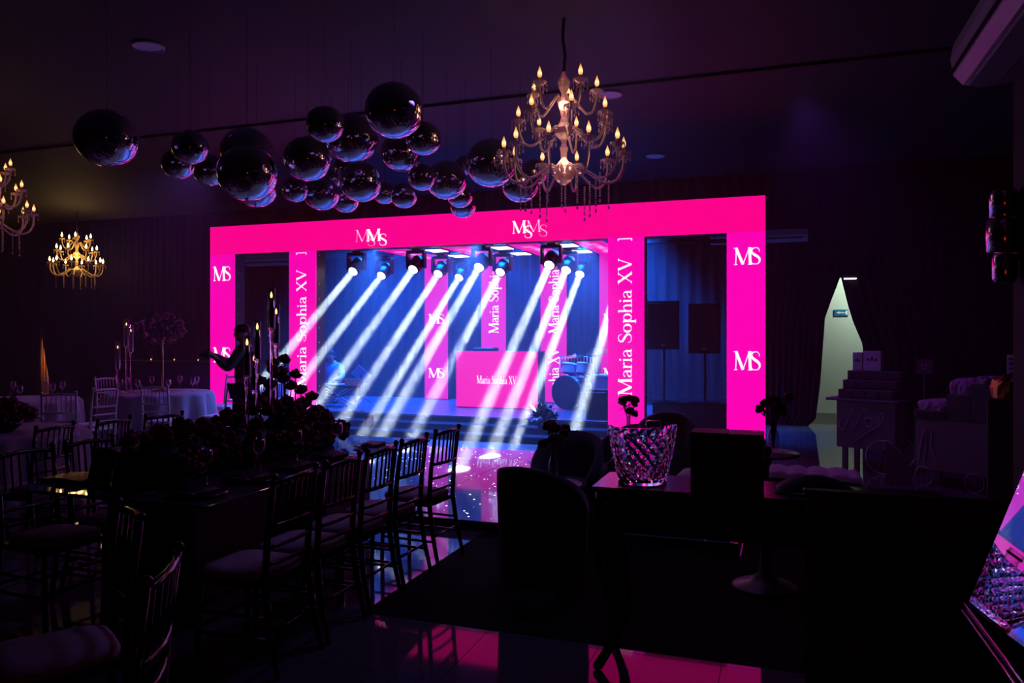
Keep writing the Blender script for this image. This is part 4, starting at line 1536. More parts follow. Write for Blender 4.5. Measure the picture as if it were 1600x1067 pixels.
# tub chairs around small white bistro tables
def tub_chair(x, y, rz, label, first=[None]):
    if first[0] is not None:
        return dup(first[0], (x, y, 0), math.radians(rz), label, 'grey velvet tub chairs')
    o = thing('tub_chair', label, 'chair', (x, y, 0), math.radians(rz), 'grey velvet tub chairs')
    first[0] = o
    n = 28
    for nm, th, m_ in (('back_shell', .0, M_VELVET),):
        vs, fs = [], []
        rows_ = 9
        for side in (0, 1):
            for j in range(rows_):
                t = j / (rows_ - 1)
                for i in range(n + 1):
                    a = math.radians(-205 + 230 * i / n)       # wraps round the back (local -y)
                    e = abs(i / n - .5) * 2
                    ht = .80 - .30 * e ** 2.2
                    z = .07 + (ht - .07) * t
                    r = .27 + .02 * t - (.055 if side else 0)
                    rx = r * (1 + .0 * t)
                    # round the top edge
                    if t > .9:
                        r += .012 if side else -.012
                    vs.append((rx * 1.02 * math.cos(a), r * math.sin(a), z))
        cnt = rows_ * (n + 1)
        for side in (0, 1):
            o0 = side * cnt
            for j in range(rows_ - 1):
                for i in range(n):
                    q = (o0 + j * (n + 1) + i, o0 + j * (n + 1) + i + 1, o0 + (j + 1) * (n + 1) + i + 1, o0 + (j + 1) * (n + 1) + i)
                    fs.append(q if side == 0 else q[::-1])
        for i in range(n):      # top and bottom
            a = (rows_ - 1) * (n + 1) + i
            fs.append((a, a + 1, cnt + a + 1, cnt + a))
            fs.append((i + 1, i, cnt + i, cnt + i + 1))
        for i in (0, n):
            for j in range(rows_ - 1):
                a = j * (n + 1) + i
                fs.append((a, a + n + 1, cnt + a + n + 1, cnt + a))
        MB().add(vs, fs, True).build(nm, m_, o)
    MB().lathe([(0, .22), (.25, .22), (.262, .25), (.262, .34), (.24, .375), (0, .38)], 28, T(0, .02)).build('seat', M_VELVET, o)
    MB().lathe([(0, .38), (.215, .38), (.225, .40), (.215, .43), (.15, .445), (0, .45)], 28, T(0, .03)).build('seat_cushion', M_VELVET, o)
    for sx in (-1, 1):
        for sy in (-1, 1):
            MB().tube([(sx * .19, sy * .17 + .02, 0), (sx * .16, sy * .15 + .02, .22)], [.012, .018], 8).build('leg', M_BLACK, o)
    return o


pc = at_z(822, 733, .80)
tub_chair(-1.42, 4.62, -12, 'nearest tub chair, its dark back turned to the camera')
tub_chair(-1.62, 5.92, 170, 'tub chair behind the rose vase, facing the camera')
tub_chair(-1.42, 6.68, 120, 'tub chair just left of the crystal bowl, half hidden by it')
tub_chair(-1.10, 7.72, 175, 'farthest tub chair, showing above the crystal bowl before the arch pillar')


def pedestal_table(x, y, z, r, label):
    o = thing('pedestal_table', label, 'table', (x, y, 0), 0, 'small round pedestal tables')
    MB().lathe([(0, z - .02), (r - .01, z - .02), (r, z - .012), (r, z - .004), (r - .006, z), (0, z)], 40).build('top', M_TABLEW, o)
    MB().lathe([(.20, 0), (.205, .012), (.19, .022), (.10, .045), (.035, .10), (.025, .25), (.025, z - .10), (.05, z - .03), (.09, z - .02)], 28).build('pedestal', M_PED, o)
    return o


def rose_vase(x, y, z, hh, nr, label, seed, spread=.09, rs_=.034, meshes=ROSES):
    r_ = random.Random(seed)
    o = thing('rose_vase', label, 'flowers', (x, y, z), 0, 'small vases of roses')
    MB().lathe([(0, .004), (.030, 0), (.036, .01), (.036, hh * .55), (.018, hh * .8), (.016, hh * .93), (.021, hh), (.018, hh), (.013, hh * .93), (.015, hh * .8), (.032, hh * .55), (.032, .012)], 20).build('vase', M_GLASS, o)
    sp = []
    for k in range(nr):
        a = 2 * PI * k / nr + r_.uniform(-.3, .3)
        d = spread * r_.uniform(.35, 1.0)
        px_, py_, pz_ = d * math.cos(a), d * math.sin(a) * .9, hh + r_.uniform(.02, .17)
        put_rose(o, (px_, py_, pz_), rs_, (math.cos(a) * .7, math.sin(a) * .7, .8), r_.random(), meshes)
        MB().tube([(0, 0, .02), (px_ * .25, py_ * .25, hh), (px_, py_, pz_ - rs_ * .4)], .003, 5).build('stem', M_STEM, o)
        sp += [(px_ * .6, py_ * .6, (hh + pz_) / 2), (px_ * .8, py_ * .8, pz_ - .03)]
    leaves(o, sp, .045, seed=seed)
    return o


pt = at_z(866, 754, .50)
pedestal_table(pt.x, pt.y, .50, .21, 'small low white pedestal table among the tub chairs')
rose_vase(pt.x + .01, pt.y - .06, .501, .27, 10, 'glass bottle vase of red roses on the low table among the tub chairs', 21, .115, .040)
p2 = at_D(982, 690, 7.25)
pedestal_table(p2.x, p2.y, .50, .18, 'small low pedestal table behind the crystal bowl')
rose_vase(p2.x, p2.y, .501, .33, 9, 'vase of roses showing above the crystal bowl before the pink pillar', 22, .14, .040)
p3 = at_z(1190, 918, 0)
pedestal_table(p3.x + .02, p3.y, .86, .21, 'tall white pedestal table behind the black gift boxes, its foot on the carpet')
rose_vase(p3.x + .07, p3.y - .02, .861, .20, 8, 'vase of mauve roses beside the right outer pillar of the arch', 23, .10, .034, ROSESP)
o = thing('rose_spray', 'loose spray of dark roses lying beside the gift boxes on the tall white table', 'flowers', (p3.x - .02, p3.y - .12, .861))
for k, (dx, dz_) in enumerate(((-.05, .03), (.0, .035), (.05, .03), (.02, .085))):
    put_rose(o, (dx, -.02 * k, dz_), .034, (rr.uniform(-.5, .5), -.5, .7), rr.random())
leaves(o, [(-.04, 0, .02), (.03, -.03, .02), (.06, 0, .03), (0, -.05, .05)], .06, seed=31)

# tufted ottoman
pf = at_z(1262, 737, .40)
ot = thing('tufted_ottoman', 'long tufted ottoman on the shiny floor before the sweet carts', 'ottoman', (pf.x, pf.y, 0))
vs, fs = [], []
NX, NY = 40, 20
for j in range(NY + 1):
    for i in range(NX + 1):
        x, y = -.42 + .84 * i / NX, -.25 + .5 * j / NY
        z = .40 + .028 * abs(math.sin(x * 19) * math.cos(y * 19)) ** .5 - .06 * (abs(x / .42) ** 10 + abs(y / .25) ** 10) * .5
        vs.append((x, y, z))
for j in range(NY):
    for i in range(NX):
        a = j * (NX + 1) + i
        fs.append((a, a + 1, a + NX + 2, a + NX + 1))
MB().add(vs, fs, True).build('tufted_top', M_CUSHW, ot)
MB().cbox(-.42, .42, -.25, .25, .08, .375, .02).build('base', M_VELVET, ot)
for sx in (-1, 1):
    for sy in (-1, 1):
        MB().tube([(sx * .36, sy * .2, 0), (sx * .36, sy * .2, .09)], [.014, .02], 8).build('leg', M_BLACK, ot)
# round pouf peeking out left of the gift boxes
pp = at_z(1078, 738, .40)
po = thing('round_pouf', 'round pale pouf peeking out left of the black gift boxes', 'pouf', (pp.x + .12, pp.y, 0))
MB().lathe([(.20, 0), (.24, .04), (.25, .2), (.24, .36), (.18, .42), (0, .43)], 32).build('cushion', M_CUSHW, po)
MB().lathe([(.247, .19), (.256, .2), (.247, .21)], 32, cap=False).build('piping', M_VELVET, po)

# ---- speakers on poles on a low riser behind the right opening of the arch
sb = thing('speaker_riser', 'low black riser under the two speakers in the right opening of the arch', 'riser', (-1.0, 11.75, 0))
xa, xb = at_Y(1020, 640, 11.5).x, at_Y(1142, 640, 11.5).x
MB().cbox(xa + 1.0, xb + 1.0, -.3, .5, 0, .58, .01).build('body', M_BLACK, sb)
MB().cbox(xa + .99, xb + 1.01, -.32, .52, .58, .60, .006).build('top_plate', M_BLACKG, sb)
for (pl, pr, pt_, pb_, lb) in ((1011, 1062, 470, 546, 'black loudspeaker on a pole, left one in the right opening of the arch'), (1076, 1126, 474, 552, 'black loudspeaker on a pole, right one in the right opening of the arch')):
    a, b = at_Y(pl, pb_, 11.7), at_Y(pr, pt_, 11.7)
    xm = (a.x + b.x) / 2
    o = thing('loudspeaker', lb, 'speaker', (xm, 11.78, .60), 0, 'loudspeakers on poles')
    w_, z0, z1 = (b.x - a.x) / 2, a.z - .6, b.z - .6
    MB().prism([(-w_, 0), (w_, 0), (w_ * .6, .40), (-w_ * .6, .40)], z0, z1, T(0, -.12)).build('cabinet', M_BLACK, o)
    MB().cbox(-w_ * .94, w_ * .94, -.135, -.121, z0 + .03, z1 - .03, .005).build('grille', M_CARD, o)
    MB().tube([(0, 0, .01), (0, 0, z0)], .018, 10).build('pole', M_BLACK, o)
    MB().cbox(-.22, .22, -.2, .2, 0, .012, .004).build('base_plate', M_BLACKG, o)
    MB().box(-.03, .03, -.138, -.135, z0 + .06, z0 + .075).build('badge', M_BOLT, o)

# split air conditioners on the back drape line, dim
def split_ac(px0, px1, py0, py1, Y, label):
    a, b = at_Y(px0, py1, Y), at_Y(px1, py0, Y)
    o = thing('air_conditioner', label, 'air conditioner', ((a.x + b.x) / 2, Y, a.z))
    w_, h_ = (b.x - a.x) / 2, b.z - a.z
    MB().prism([(0, 0), (.04, -.0), (.22, .25 * h_), (.24, .6 * h_), (.22, h_), (0, h_)], -w_, w_, Matrix(((0, 0, 1, 0), (-1, 0, 0, .1), (0, 1, 0, 0), (0, 0, 0, 1)))).build('body', M_ACW, o)
    MB().box(-w_ * .9, w_ * .9, -.132, -.11, h_ * .2, h_ * .3).build('louvre', M_CARD, o)
    MB().box(-w_, w_, -.145, -.142, h_ * .55, h_ * .58).build('front_seam', M_CARD, o)
    for sx in (-1, 1):
        MB().tube([(sx * w_ * .7, .08, h_), (sx * w_ * .7, .08, RH - a.z)], .008, 6).build('bracket', M_CORD, o)
    return o


split_ac(1110, 1262, 358, 382, 14.0, 'dim split air conditioner on the drape right of the LED arch')
split_ac(384, 462, 396, 416, 14.0, 'split air conditioner seen through the left opening of the arch')

# large air conditioner on the near right wall, seen from below
ac = thing('air_conditioner', 'large white air conditioner high on the wall at the top right corner', 'air conditioner', (1.25, 3.65, 2.90))
L_, Dp, Ht = 1.90, .40, .25
M_ = T(0, 0, 0, PI / 2)
prof = [(0, 0.02), (-.26, 0), (-.34, .02), (-.385, .075), (-.40, .16), (-.385, .24), (-.33, .27), (0, .27)]
m = MB()
n = len(prof)
vs = [(x, s * L_ / 2, z) for s in (-1, 1) for x, z in prof]
fs = [tuple(range(n)), tuple(range(2 * n - 1, n - 1, -1))]
for i in range(n):
    k = (i + 1) % n
    fs.append((i, n + i, n + k, k))
m.add(vs, fs).build('body', M_ACW, ac)
MB().box(-.33, -.20, -.86, .86, -.012, .006).build('outlet_flap', M_ACW, ac)
MB().box(-.20, -.19, -.88, .88, -.004, .008).build('flap_gap', M_CARD, ac)
MB().box(-.405, -.385, -.93, .93, .085, .092).build('panel_seam', M_CARD, ac)
MB().box(-.12, -.06, .30, .52, -.003, .006).build('drain_slot', M_CARD, ac)

# chrome wall light on the edge of that wall
pw = at_Y(1592, 366, 4.93)
wl = thing('wall_light', 'shiny chrome wall light at the right edge, three stacked barrels, a pink reflection tinted into the middle one', 'light', (1.25, 4.93, pw.z))
MB().lathe([(.055, .095), (.07, .10), (.072, .22), (.06, .25), (.0, .255)], 24, T(-.075)).build('upper_shade', mat('satin_steel', (.9, .88, .95), .16, metal=1), wl)
MB().lathe([(.0, -.105), (.075, -.10), (.085, -.09), (.088, .0), (.085, .085), (.06, .09), (0, .092)], 24, T(-.075)).build('middle_barrel', mat('chrome_pink_reflection', (.95, .7, .82), .14, metal=1), wl)  # chrome coloured pink to imitate the reflection of the screens
MB().lathe([(.0, -.27), (.05, -.265), (.062, -.24), (.062, -.13), (.05, -.11), (0, -.108)], 24, T(-.07)).build('lower_shade', MATS['satin_steel'], wl)
MB().cbox(-.02, 0, -.05, .05, -.14, .14, .006).build('back_plate', M_BLACK, wl)

# tilted mirror panel, lower right corner: its tilt throws the crystal bowl and the stage back to the eye
Mpt = at_D(1566, 925, 1.55)
eye = Vector((0, 0, CAM_H))
tgt = Vector((bw.location.x, bw.location.y, CZ + .12))
nrm = ((eye - Mpt).normalized() + (tgt - Mpt).normalized()).normalized()


def on_mirror(px, py):
    d = (at_D(px, py, 1.0) - eye)
    t = (Mpt - eye).dot(nrm) / d.dot(nrm)
    return eye + d * t


A_ = on_mirror(1512, 944)
U_ = (on_mirror(1606, 722) - A_).normalized()
V_ = (on_mirror(1600, 1040) - A_)
V_ = (V_ - U_ * V_.dot(U_)).normalized()
Wn = U_.cross(V_).normalized()
if Wn.dot(nrm) < 0:
    Wn = -Wn
Mx = Matrix.Translation(A_) @ Matrix((U_, V_, Wn)).transposed().to_4x4()

# panel of the tilted mirror: U runs up its left edge, V along its lower edge towards the camera
mp = thing('tilted_mirror', 'tilted mirror panel in the lower right corner, reflecting the crystal bowl', 'mirror', (A_.x + .25, A_.y - .2, 0))
Mi = Matrix.Translation(-Vector(mp.location)) @ Mx
MB().box(0, .62, 0, .66, -.004, 0, Mi).build('mirror_glass', M_MIRROR, mp)
MB().box(-.016, .64, -.012, .68, -.03, -.0045, Mi).build('back_panel', M_BLACK, mp)
for q_ in (-.006, -.022):
    MB().tube([(q_, -.012, 0), (q_, .68, 0)], .0042, 8, Mi).build('rim_strip', M_CHROME2, mp)
MB().cbox(.10, .42, -.30, .22, 0, .93, .01).build('stand', M_CAB, mp)
b0 = Mi @ Vector((.1, .3, -.03))
MB().tube([(b0.x + .0, b0.y, .9), (b0.x, b0.y, b0.z)], .03, 8).build('neck', M_BLACK, mp)

# ---- sweet carts at the back right
def script_strokes(mb, pts, r, M):
    out = []
    P = [Vector((x, 0, z)) for x, z in pts]
    for j in range(len(P) - 1):
        p0_, p1_, p2_, p3_ = P[max(j - 1, 0)], P[j], P[j + 1], P[min(j + 2, len(P) - 1)]
        for k in range(4):
            t = k / 4
            out.append(.5 * (2 * p1_ + (p2_ - p0_) * t + (2 * p0_ - 5 * p1_ + 4 * p2_ - p3_) * t * t + (3 * p1_ - p0_ - 3 * p2_ + p3_) * t ** 3))
    out.append(P[-1])
    mb.tube(out, r, 5, M)


def wheel(parent, x, y, r, tilt=0):
    M_ = T(x, y, r, PI / 2, 0, 0)
    m = MB()
    m.tube([(r * .95 * math.cos(2 * PI * k / 32), r * .95 * math.sin(2 * PI * k / 32), 0) for k in range(33)], r * .05, 6, M_)
    w_ = m.build('wheel', M_BOLT, parent)
    m = MB()
    for k in range(12):
        a = 2 * PI * k / 12
        m.tube([(0, 0, 0), (r * .93 * math.cos(a), r * .93 * math.sin(a), 0)], .002, 4, M_)
    s_ = m.build('spokes', M_BOLT, w_)
    s_['kind'] = 'stuff'
    MB().lathe([(0, -.02), (r * .1, -.02), (r * .1, .02), (0, .02)], 10, M_).build('hub', M_BLACK, w_)


c1 = at_z(1352, 738, 0)
ca = thing('sweet_cart', 'sweet cart with script lettering and stepped trays before the bright doorway', 'cart', (c1.x, c1.y, 0), -.42, 'sweet carts')
MB().cbox(-.33, .33, 0, .46, .27, .82, .008).build('body', M_CART, ca)
MB().cbox(-.45, .36, -.03, .50, .82, .85, .006).build('counter', M_CART, ca)
for x in (-.24,):
    for y in (.03, .42):
        MB().cbox(x - .03, x + .03, y - .02, y + .03, 0, .28, .006).build('leg', M_CART, ca)
wheel(ca, .21, -.035, .20)
MB().tube([(.21, -.06, .2), (.21, .5, .2)], .012, 8).build('axle', M_BLACK, ca)
wheel(ca, .21, .50, .20)
m = MB()
Ms = T(-.30, -.004, .34)
m2 = []
for stq in ([(.02, .26), (.0, .18), (.05, .14), (.10, .24), (.16, .40), (.15, .22), (.17, .14), (.24, .30), (.30, .40), (.33, .36)],
            [(.33, .20), (.29, .24), (.31, .29), (.37, .28), (.37, .21), (.33, .19), (.31, .22)],
            [(.18, .0), (.24, .05), (.33, .13), (.44, .20), (.50, .30), (.47, .36), (.45, .24), (.45, .02)]):
    m = MB()
    script_strokes(m, stq, .006, Ms)
    m.build('script_lettering', M_PAPER, ca)
for k in range(3):
    z0, y0 = .85 + k * .105, .0 + k * .15
    stp = MB().cbox(-.31, .31, y0, .47, z0, z0 + .105, .003).build('stepped_tray', M_CARTD, ca)
    for q in range(4):
        MB().cbox(-.295 + q * .15, -.155 + q * .15, y0 - .012, y0 - .001, z0 + .01, z0 + .095, .004).build('drawer_front', M_CARTD, stp)
zt_c = .85 + 3 * .105
cw = ca.matrix_basis
for (dx, w_, h_, lb) in ((-.20, .11, .22, 'small white carton on top of the stepped trays, left'), (-.03, .20, .24, 'wide white printed carton on top of the stepped trays')):
    pw_ = cw @ Vector((dx, .38, zt_c + .001))
    o = thing('white_carton', lb, 'box', pw_, -.42, 'white cartons on the carts')
    MB().cbox(-w_ / 2, w_ / 2, -.06, .06, 0, h_, .004).build('carton', M_PAPER, o)
    m = MB()
    for q in range(3):
        m.box(-w_ * .3 + q * w_ * .22, -w_ * .3 + q * w_ * .22 + w_ * .14, -.0635, -.0605, h_ * .5, h_ * .62 + .02 * (q % 2))
    p_ = m.build('print', M_CARTD, o)
    p_['kind'] = 'stuff'

c2 = at_z(1440, 760, 0)
cb2 = thing('sweet_cart', 'second sweet cart stepped up to the right, topped with wrapped gifts', 'cart', (c2.x + .10, c2.y + .1, 0), -.62, 'sweet carts')
MB().cbox(-.16, .62, 0, .5, .16, .70, .008).build('body', M_CART, cb2)
MB().cbox(-.17, .16, -.01, .5, .70, .80, .006).build('tray_box', M_CARTD, cb2)
for q in range(4):
    MB().box(-.14 + q * .075, -.09 + q * .075, -.014, -.009, .715, .775).build('cut_out', M_BLACK, cb2)
MB().cbox(.16, .40, .0, .5, .70, .98, .006).build('step_box', M_CARTD, cb2)
MB().cbox(.40, .66, .0, .5, .70, 1.10, .006).build('step_box', M_CARTD, cb2)
m = MB()
Ms = T(-.14, -.004, .22)
for stq in ([(.02, .0), (.04, .2), (.09, .38), (.10, .2), (.08, .02)], [(.16, .36), (.15, .2), (.2, .05), (.24, .02)]):
    m = MB()
    script_strokes(m, stq, .006, Ms)
    m.build('script_lettering', M_PAPER, cb2)
wheel(cb2, -.05, -.04, .10)
wheel(cb2, .45, -.04, .10)
for x in (-.1, .5):
    MB().cbox(x, x + .06, .3, .36, 0, .165, .006).build('leg', M_CART, cb2)
cw2 = cb2.matrix_basis
for (dx, dy, z, w_, h_, lb) in ((-.005, .2, .80, .28, .09, 'cellophane-wrapped gift on the lowest step of the second cart'), (.28, .2, .98, .20, .14, 'cellophane-wrapped gift on the middle step of the second cart'), (.48, .19, 1.10, .15, .06, 'cellophane-wrapped gift on the top step of the second cart')):
    pw_ = cw2 @ Vector((dx, dy, z + .001))
    o = thing('wrapped_gift', lb, 'gift', pw_, -.62, 'wrapped gifts on the second cart')
    MB().cbox(-w_ / 2 + .02, w_ / 2 - .02, -.16, .16, 0, h_ * .8, .01).build('box', M_PAPER, o)
    m = MB()
    n = 26
    vs, fs = [], []
    r_ = random.Random(int(z * 100))
    for j, (k, zz) in enumerate(((1.0, 0.0), (1.02, h_ * .6), (.96, h_ * .95), (.55, h_ * 1.1), (.1, h_ * 1.15))):
        for i in range(n):
            a = 2 * PI * i / n
            c_, s_ = math.cos(a), math.sin(a)
            q = 1 / max(abs(c_), abs(s_))
            jt = 1 + r_.uniform(-.05, .05)
            vs.append((c_ * q * (w_ / 2) * k * jt, s_ * q * .19 * k * jt, zz + (r_.uniform(-.012, .012) if j else 0)))
    for j in range(4):
        for i in range(n):
            k = (i + 1) % n
            fs.append((j * n + i, j * n + k, (j + 1) * n + k, (j + 1) * n + i))
    fs.append(tuple(4 * n + i for i in range(n)))
    m.add(vs, fs, False).build('cellophane', M_CELLO, o)
for (px, pyb, pyt, D, w_, lb, mm) in ((1526.5, 605, 564, 8.3, .125, 'tall white carton on the top right of the second cart', M_PAPER),):
    pw_ = cw2 @ Vector((.64, .43, 1.101))
    o = thing('white_carton', lb, 'box', pw_, -.5, 'white cartons on the carts')
    MB().cbox(-w_ / 2, w_ / 2, -.05, .05, 0, .29, .004).build('carton', mm, o)
    m = MB()
    for q in range(5):
        m.box(-w_ * .35, w_ * .35, -.0535, -.0505, .04 + q * .05, .065 + q * .05)
    p_ = m.build('print', M_CARTD, o)
    p_['kind'] = 'stuff'
# dark cabinet with foil-wrapped stack at the far right
c3 = at_D(1585, 720, 7.0)
o = thing('foil_hamper', 'tall dark hamper wrapped in gold foil at the far right', 'hamper', (c3.x, c3.y, 0), -.3)
MB().cbox(-.20, .28, -.2, .2, 0, 1.02, .01).build('plinth', M_CAB, o)
vs, fs = [], []
r_ = random.Random(8)
n = 22
for j, (k, zz) in enumerate(((1.0, .0), (1.0, .10), (.9, .16), (.5, .20), (.05, .21))):
    for i in range(n):
        a = 2 * PI * i / n
        vs.append((.19 * k * math.cos(a) * (1 + r_.uniform(-.08, .08)), .18 * k * math.sin(a) * (1 + r_.uniform(-.08, .08)), 1.02 + zz + (r_.uniform(-.015, .015) if j else 0)))
for j in range(4):
    for i in range(n):
        k = (i + 1) % n
        fs.append((j * n + i, j * n + k, (j + 1) * n + k, (j + 1) * n + i))
MB().add(vs, fs).build('gold_foil', M_FOILG, o)
pw_ = at_D(1567, 610, 7.6)
# framed sign on the drape behind the carts
a = at_D(1433, 584, 9.4)
fr_ = thing('small_board', 'small dark board with a pale square emblem between the two carts', 'sign', (a.x, a.y, 0), -.3)
MB().cbox(-.01, .17, 0, .02, a.z, a.z + .18, .004).build('board', M_CARTD, fr_)
for (x0, x1, z0, z1) in ((.05, .11, .06, .068), (.05, .11, .115, .123), (.05, .058, .06, .123), (.102, .11, .06, .123)):
    MB().box(x0, x1, -.004, -.0005, a.z + z0, a.z + z1).build('emblem_bar', M_PAPER, fr_)
MB().tube([(.08, .01, .02), (.08, .01, a.z)], .012, 8).build('pole', M_BLACK, fr_)
MB().lathe([(0, 0), (.12, 0), (.12, .015), (0, .02)], 20, T(.08, .01)).build('foot', M_BLACK, fr_)
# leaning purple board
a, b = at_z(1384, 757, 0), at_z(1416, 759, 0)
lb_ = thing('leaning_board', 'plain pale board leaning against the first cart, violet in the light', 'board', (a.x, a.y, 0), math.atan2(b.y - a.y, b.x - a.x))
MB().prism([(0, 0), (.25, 0), (.25, .20), (.02, .46), (0, .46)], -.012, 0, T(0, .0, .001, PI / 2 - .12)).build('sheet', M_CART, lb_)
MB().cbox(.04, .08, .0, .09, .0, .02, .003).build('strut', M_BLACK, lb_)

# ---- instruments on the stage
dk = at_Y(884, 616, 12.7)
dr = thing('drum_kit', 'drum kit on the stage right of the DJ booth', 'drums', (dk.x, 12.7, SZ + .008), -.35)
q = T(0, 0, .30, PI / 2, 0, 0)
sh = MB().lathe([(.28, -.42), (.28, 0)], 36, q, cap=False).build('bass_drum_shell', M_DRUM, dr)
MB().lathe([(0, .004), (.27, .004), (.285, .0)], 36, q, cap=False).build('bass_drum_head', M_DRUMH, dr)
MB().lathe([(.278, .012), (.295, .012), (.295, -.02), (.278, -.02)], 36, q, cap=False).build('hoop', M_DRUMH, sh)
for k in range(8):
    a = 2 * PI * k / 8
    MB().tube([(.292 * math.cos(a), .01, .30 + .292 * math.sin(a)), (.292 * math.cos(a), .36, .30 + .292 * math.sin(a))], .006, 5).build('tension_rod', M_BOLT, sh)
for s in (-1, 1):
    MB().tube([(s * .24, .05, .14), (s * .34, -.02, 0)], .008, 6).build('spur', M_BOLT, dr)
for (x, y, z, r, h) in ((-.06, .18, .62, .13, .16), (.24, .2, .62, .14, .17), (.52, .35, .28, .19, .32)):
    M_ = T(x, y, z, -.25 if z > .6 else 0)
    t = MB().lathe([(r, 0), (r, h)], 28, M_, cap=False).build('tom', M_DRUM, dr)
    MB().lathe([(0, h), (r + .004, h), (r + .01, h + .01), (r + .01, h - .015)], 28, M_, cap=False).build('skin', M_TABLEW, t)
    MB().tube([(x, y + .02, 0), (x, y + .02, z)], .011, 6).build('stand', M_BOLT, dr)
for (x, y, z, r) in ((-.12, .45, .92, .18), (.5, .25, 1.0, .22), (.22, .75, 1.05, .20)):
    cy = MB().lathe([(.0, .03), (.03, .025), (.05, .01), (r, -.01)], 28, T(x, y, z, .2), cap=False).build('cymbal', M_GOLD, dr)
    MB().tube([(x, y, 0), (x, y, z + .04)], .008, 6).build('stand', M_BOLT, dr)
# bar chimes / rack of tubes behind the kit
bc = at_Y(905, 560, 13.3)
o = thing('percussion_rack', 'rack of shiny percussion tubes behind the drum kit', 'percussion', (bc.x, 13.3, SZ))
z1 = at_Y(905, 557, 13.3).z - SZ
for x in (-.36, .36):
    MB().tube([(x, 0, 0), (x, 0, z1)], .012, 6).build('upright', M_BOLT, o)
MB().tube([(-.38, 0, z1), (.38, 0, z1)], .012, 6).build('bar', M_BOLT, o)
for k in range(12):
    x = -.32 + .64 * k / 11
    MB().tube([(x, 0, z1), (x, 0, z1 - .20 - .012 * k)], .012, 6).build('chime', M_BOLT, o)
# monitor speaker beside the drums
mk = at_Y(938, 650, 11.55)
o = thing('stage_monitor', 'dark floor monitor speaker on the stage beside the right inner pillar', 'speaker', (mk.x - .02, 11.6, SZ))
MB().prism([(-.2, 0), (.2, 0), (.2, .30), (.05, .46), (-.2, .46)], -.17, .17, Matrix(((0, 0, 1, 0), (1, 0, 0, 0), (0, 1, 0, 0), (0, 0, 0, 1)))).build('cabinet', M_BLACK, o)
MB().cbox(-.15, .15, -.208, -.2, .04, .42, .003).build('grille', M_CARD, o)
# fern on the steps
fe = at_D(846, 684, 10.9)
o = thing('potted_fern', 'bushy potted fern on the stage steps right of the DJ booth', 'plant', (fe.x, 10.42, .201))
o.location.y = at_Y(846, 684, 10.55).y
MB().lathe([(.08, 0), (.11, .14), (.115, .15), (.10, .15), (.09, .12), (0, .12)], 20).build('pot', M_BLACK, o)
r_ = random.Random(4)
sp = []
for k in range(190):
    d = Vector((r_.gauss(0, 1), r_.gauss(0, 1), abs(r_.gauss(0, .9)) + .1)).normalized()
    sp.append((d.x * .2 * r_.uniform(.5, 1), d.y * .17 * r_.uniform(.5, 1), .15 + d.z * .26 * r_.uniform(.4, 1)))
leaves(o, sp, .10, seed=12)
MB().tube([(0, 0, .1), (0, 0, .3)], .012, 6).build('stem', M_STEM, o)

# keyboard on an X stand, music stand, laptop
kb = at_D(524, 602, 13.9)
o = thing('keyboard', 'stage keyboard on a crossed stand at the left of the stage', 'keyboard', (kb.x, kb.y, SZ + .014), .1)
zk = kb.z - SZ
MB().cbox(-.42, .42, -.15, .15, zk - .05, zk, .01).build('body', M_BLACKG, o)
for k in range(18):
    MB().cbox(-.40 + k * .0444, -.40 + k * .0444 + .043, -.02, .13, zk, zk + .012, .002).build('white_key', M_TABLEW, o)
for s in (-1, 1):
    for y in (-.12, .12):
        MB().tube([(-s * .3, y, 0), (s * .3, y, zk - .05)], .014, 6).build('stand_leg', M_BOLT, o)
lp = at_D(556, 600, 13.0)
o = thing('laptop', 'open laptop on a small stand beside the keyboard', 'laptop', (lp.x, lp.y, SZ), .2)
zk = lp.z - SZ
MB().tube([(0, 0, .01), (0, 0, zk - .02)], .015, 8).build('stand', M_BLACK, o)
MB().lathe([(0, 0), (.15, 0), (.15, .012), (0, .02)], 20).build('stand_foot', M_BLACK, o)
MB().cbox(-.16, .16, -.11, .11, zk - .02, zk, .003).build('keyboard_half', M_BOLT, o)
MB().cbox(-.16, .16, -.11, -.10, zk, zk + .10, .003, T(0, 0, 0, 0)).build('screen_half', M_BOLT, o)
ms_ = at_D(564, 585, 14.5)
o = thing('music_stand', 'tilted music stand catching the light at the left of the stage', 'stand', (ms_.x, ms_.y, SZ), .5)
zk = ms_.z - SZ
MB().box(-.16, .16, -.008, .008, -.13, .13, T(0, 0, zk, .5, .75)).build('desk', M_BOLT, o)
MB().tube([(0, 0, .05), (0, 0, zk)], .010, 6).build('pole', M_BLACK, o)
for k in range(3):
    a = 2 * PI * k / 3
    MB().tube([(0, 0, .12), (.2 * math.cos(a), .2 * math.sin(a), .008)], .008, 6).build('foot', M_BLACK, o)

# ================================================================== PEOPLE
def skin(name, J, E, m, parent, root, levels=2):
    names = list(J)
    me = bpy.data.meshes.new(name)
    me.from_pydata([J[n][0] for n in names], [(names.index(a), names.index(b)) for a, b in E], [])
    o = bpy.data.objects.new(name, me)
    COL.objects.link(o)
    o.parent = parent
    o.modifiers.new('skin', 'SKIN').use_smooth_shade = True
    for n, v in zip(names, me.skin_vertices[0].data):
        r = J[n][1]
        v.radius = r if isinstance(r, tuple) else (r, r)
        v.use_root = (n == root)
    s_ = o.modifiers.new('sub', 'SUBSURF')
    s_.levels = s_.render_levels = levels
    me.materials.append(m)
    return o


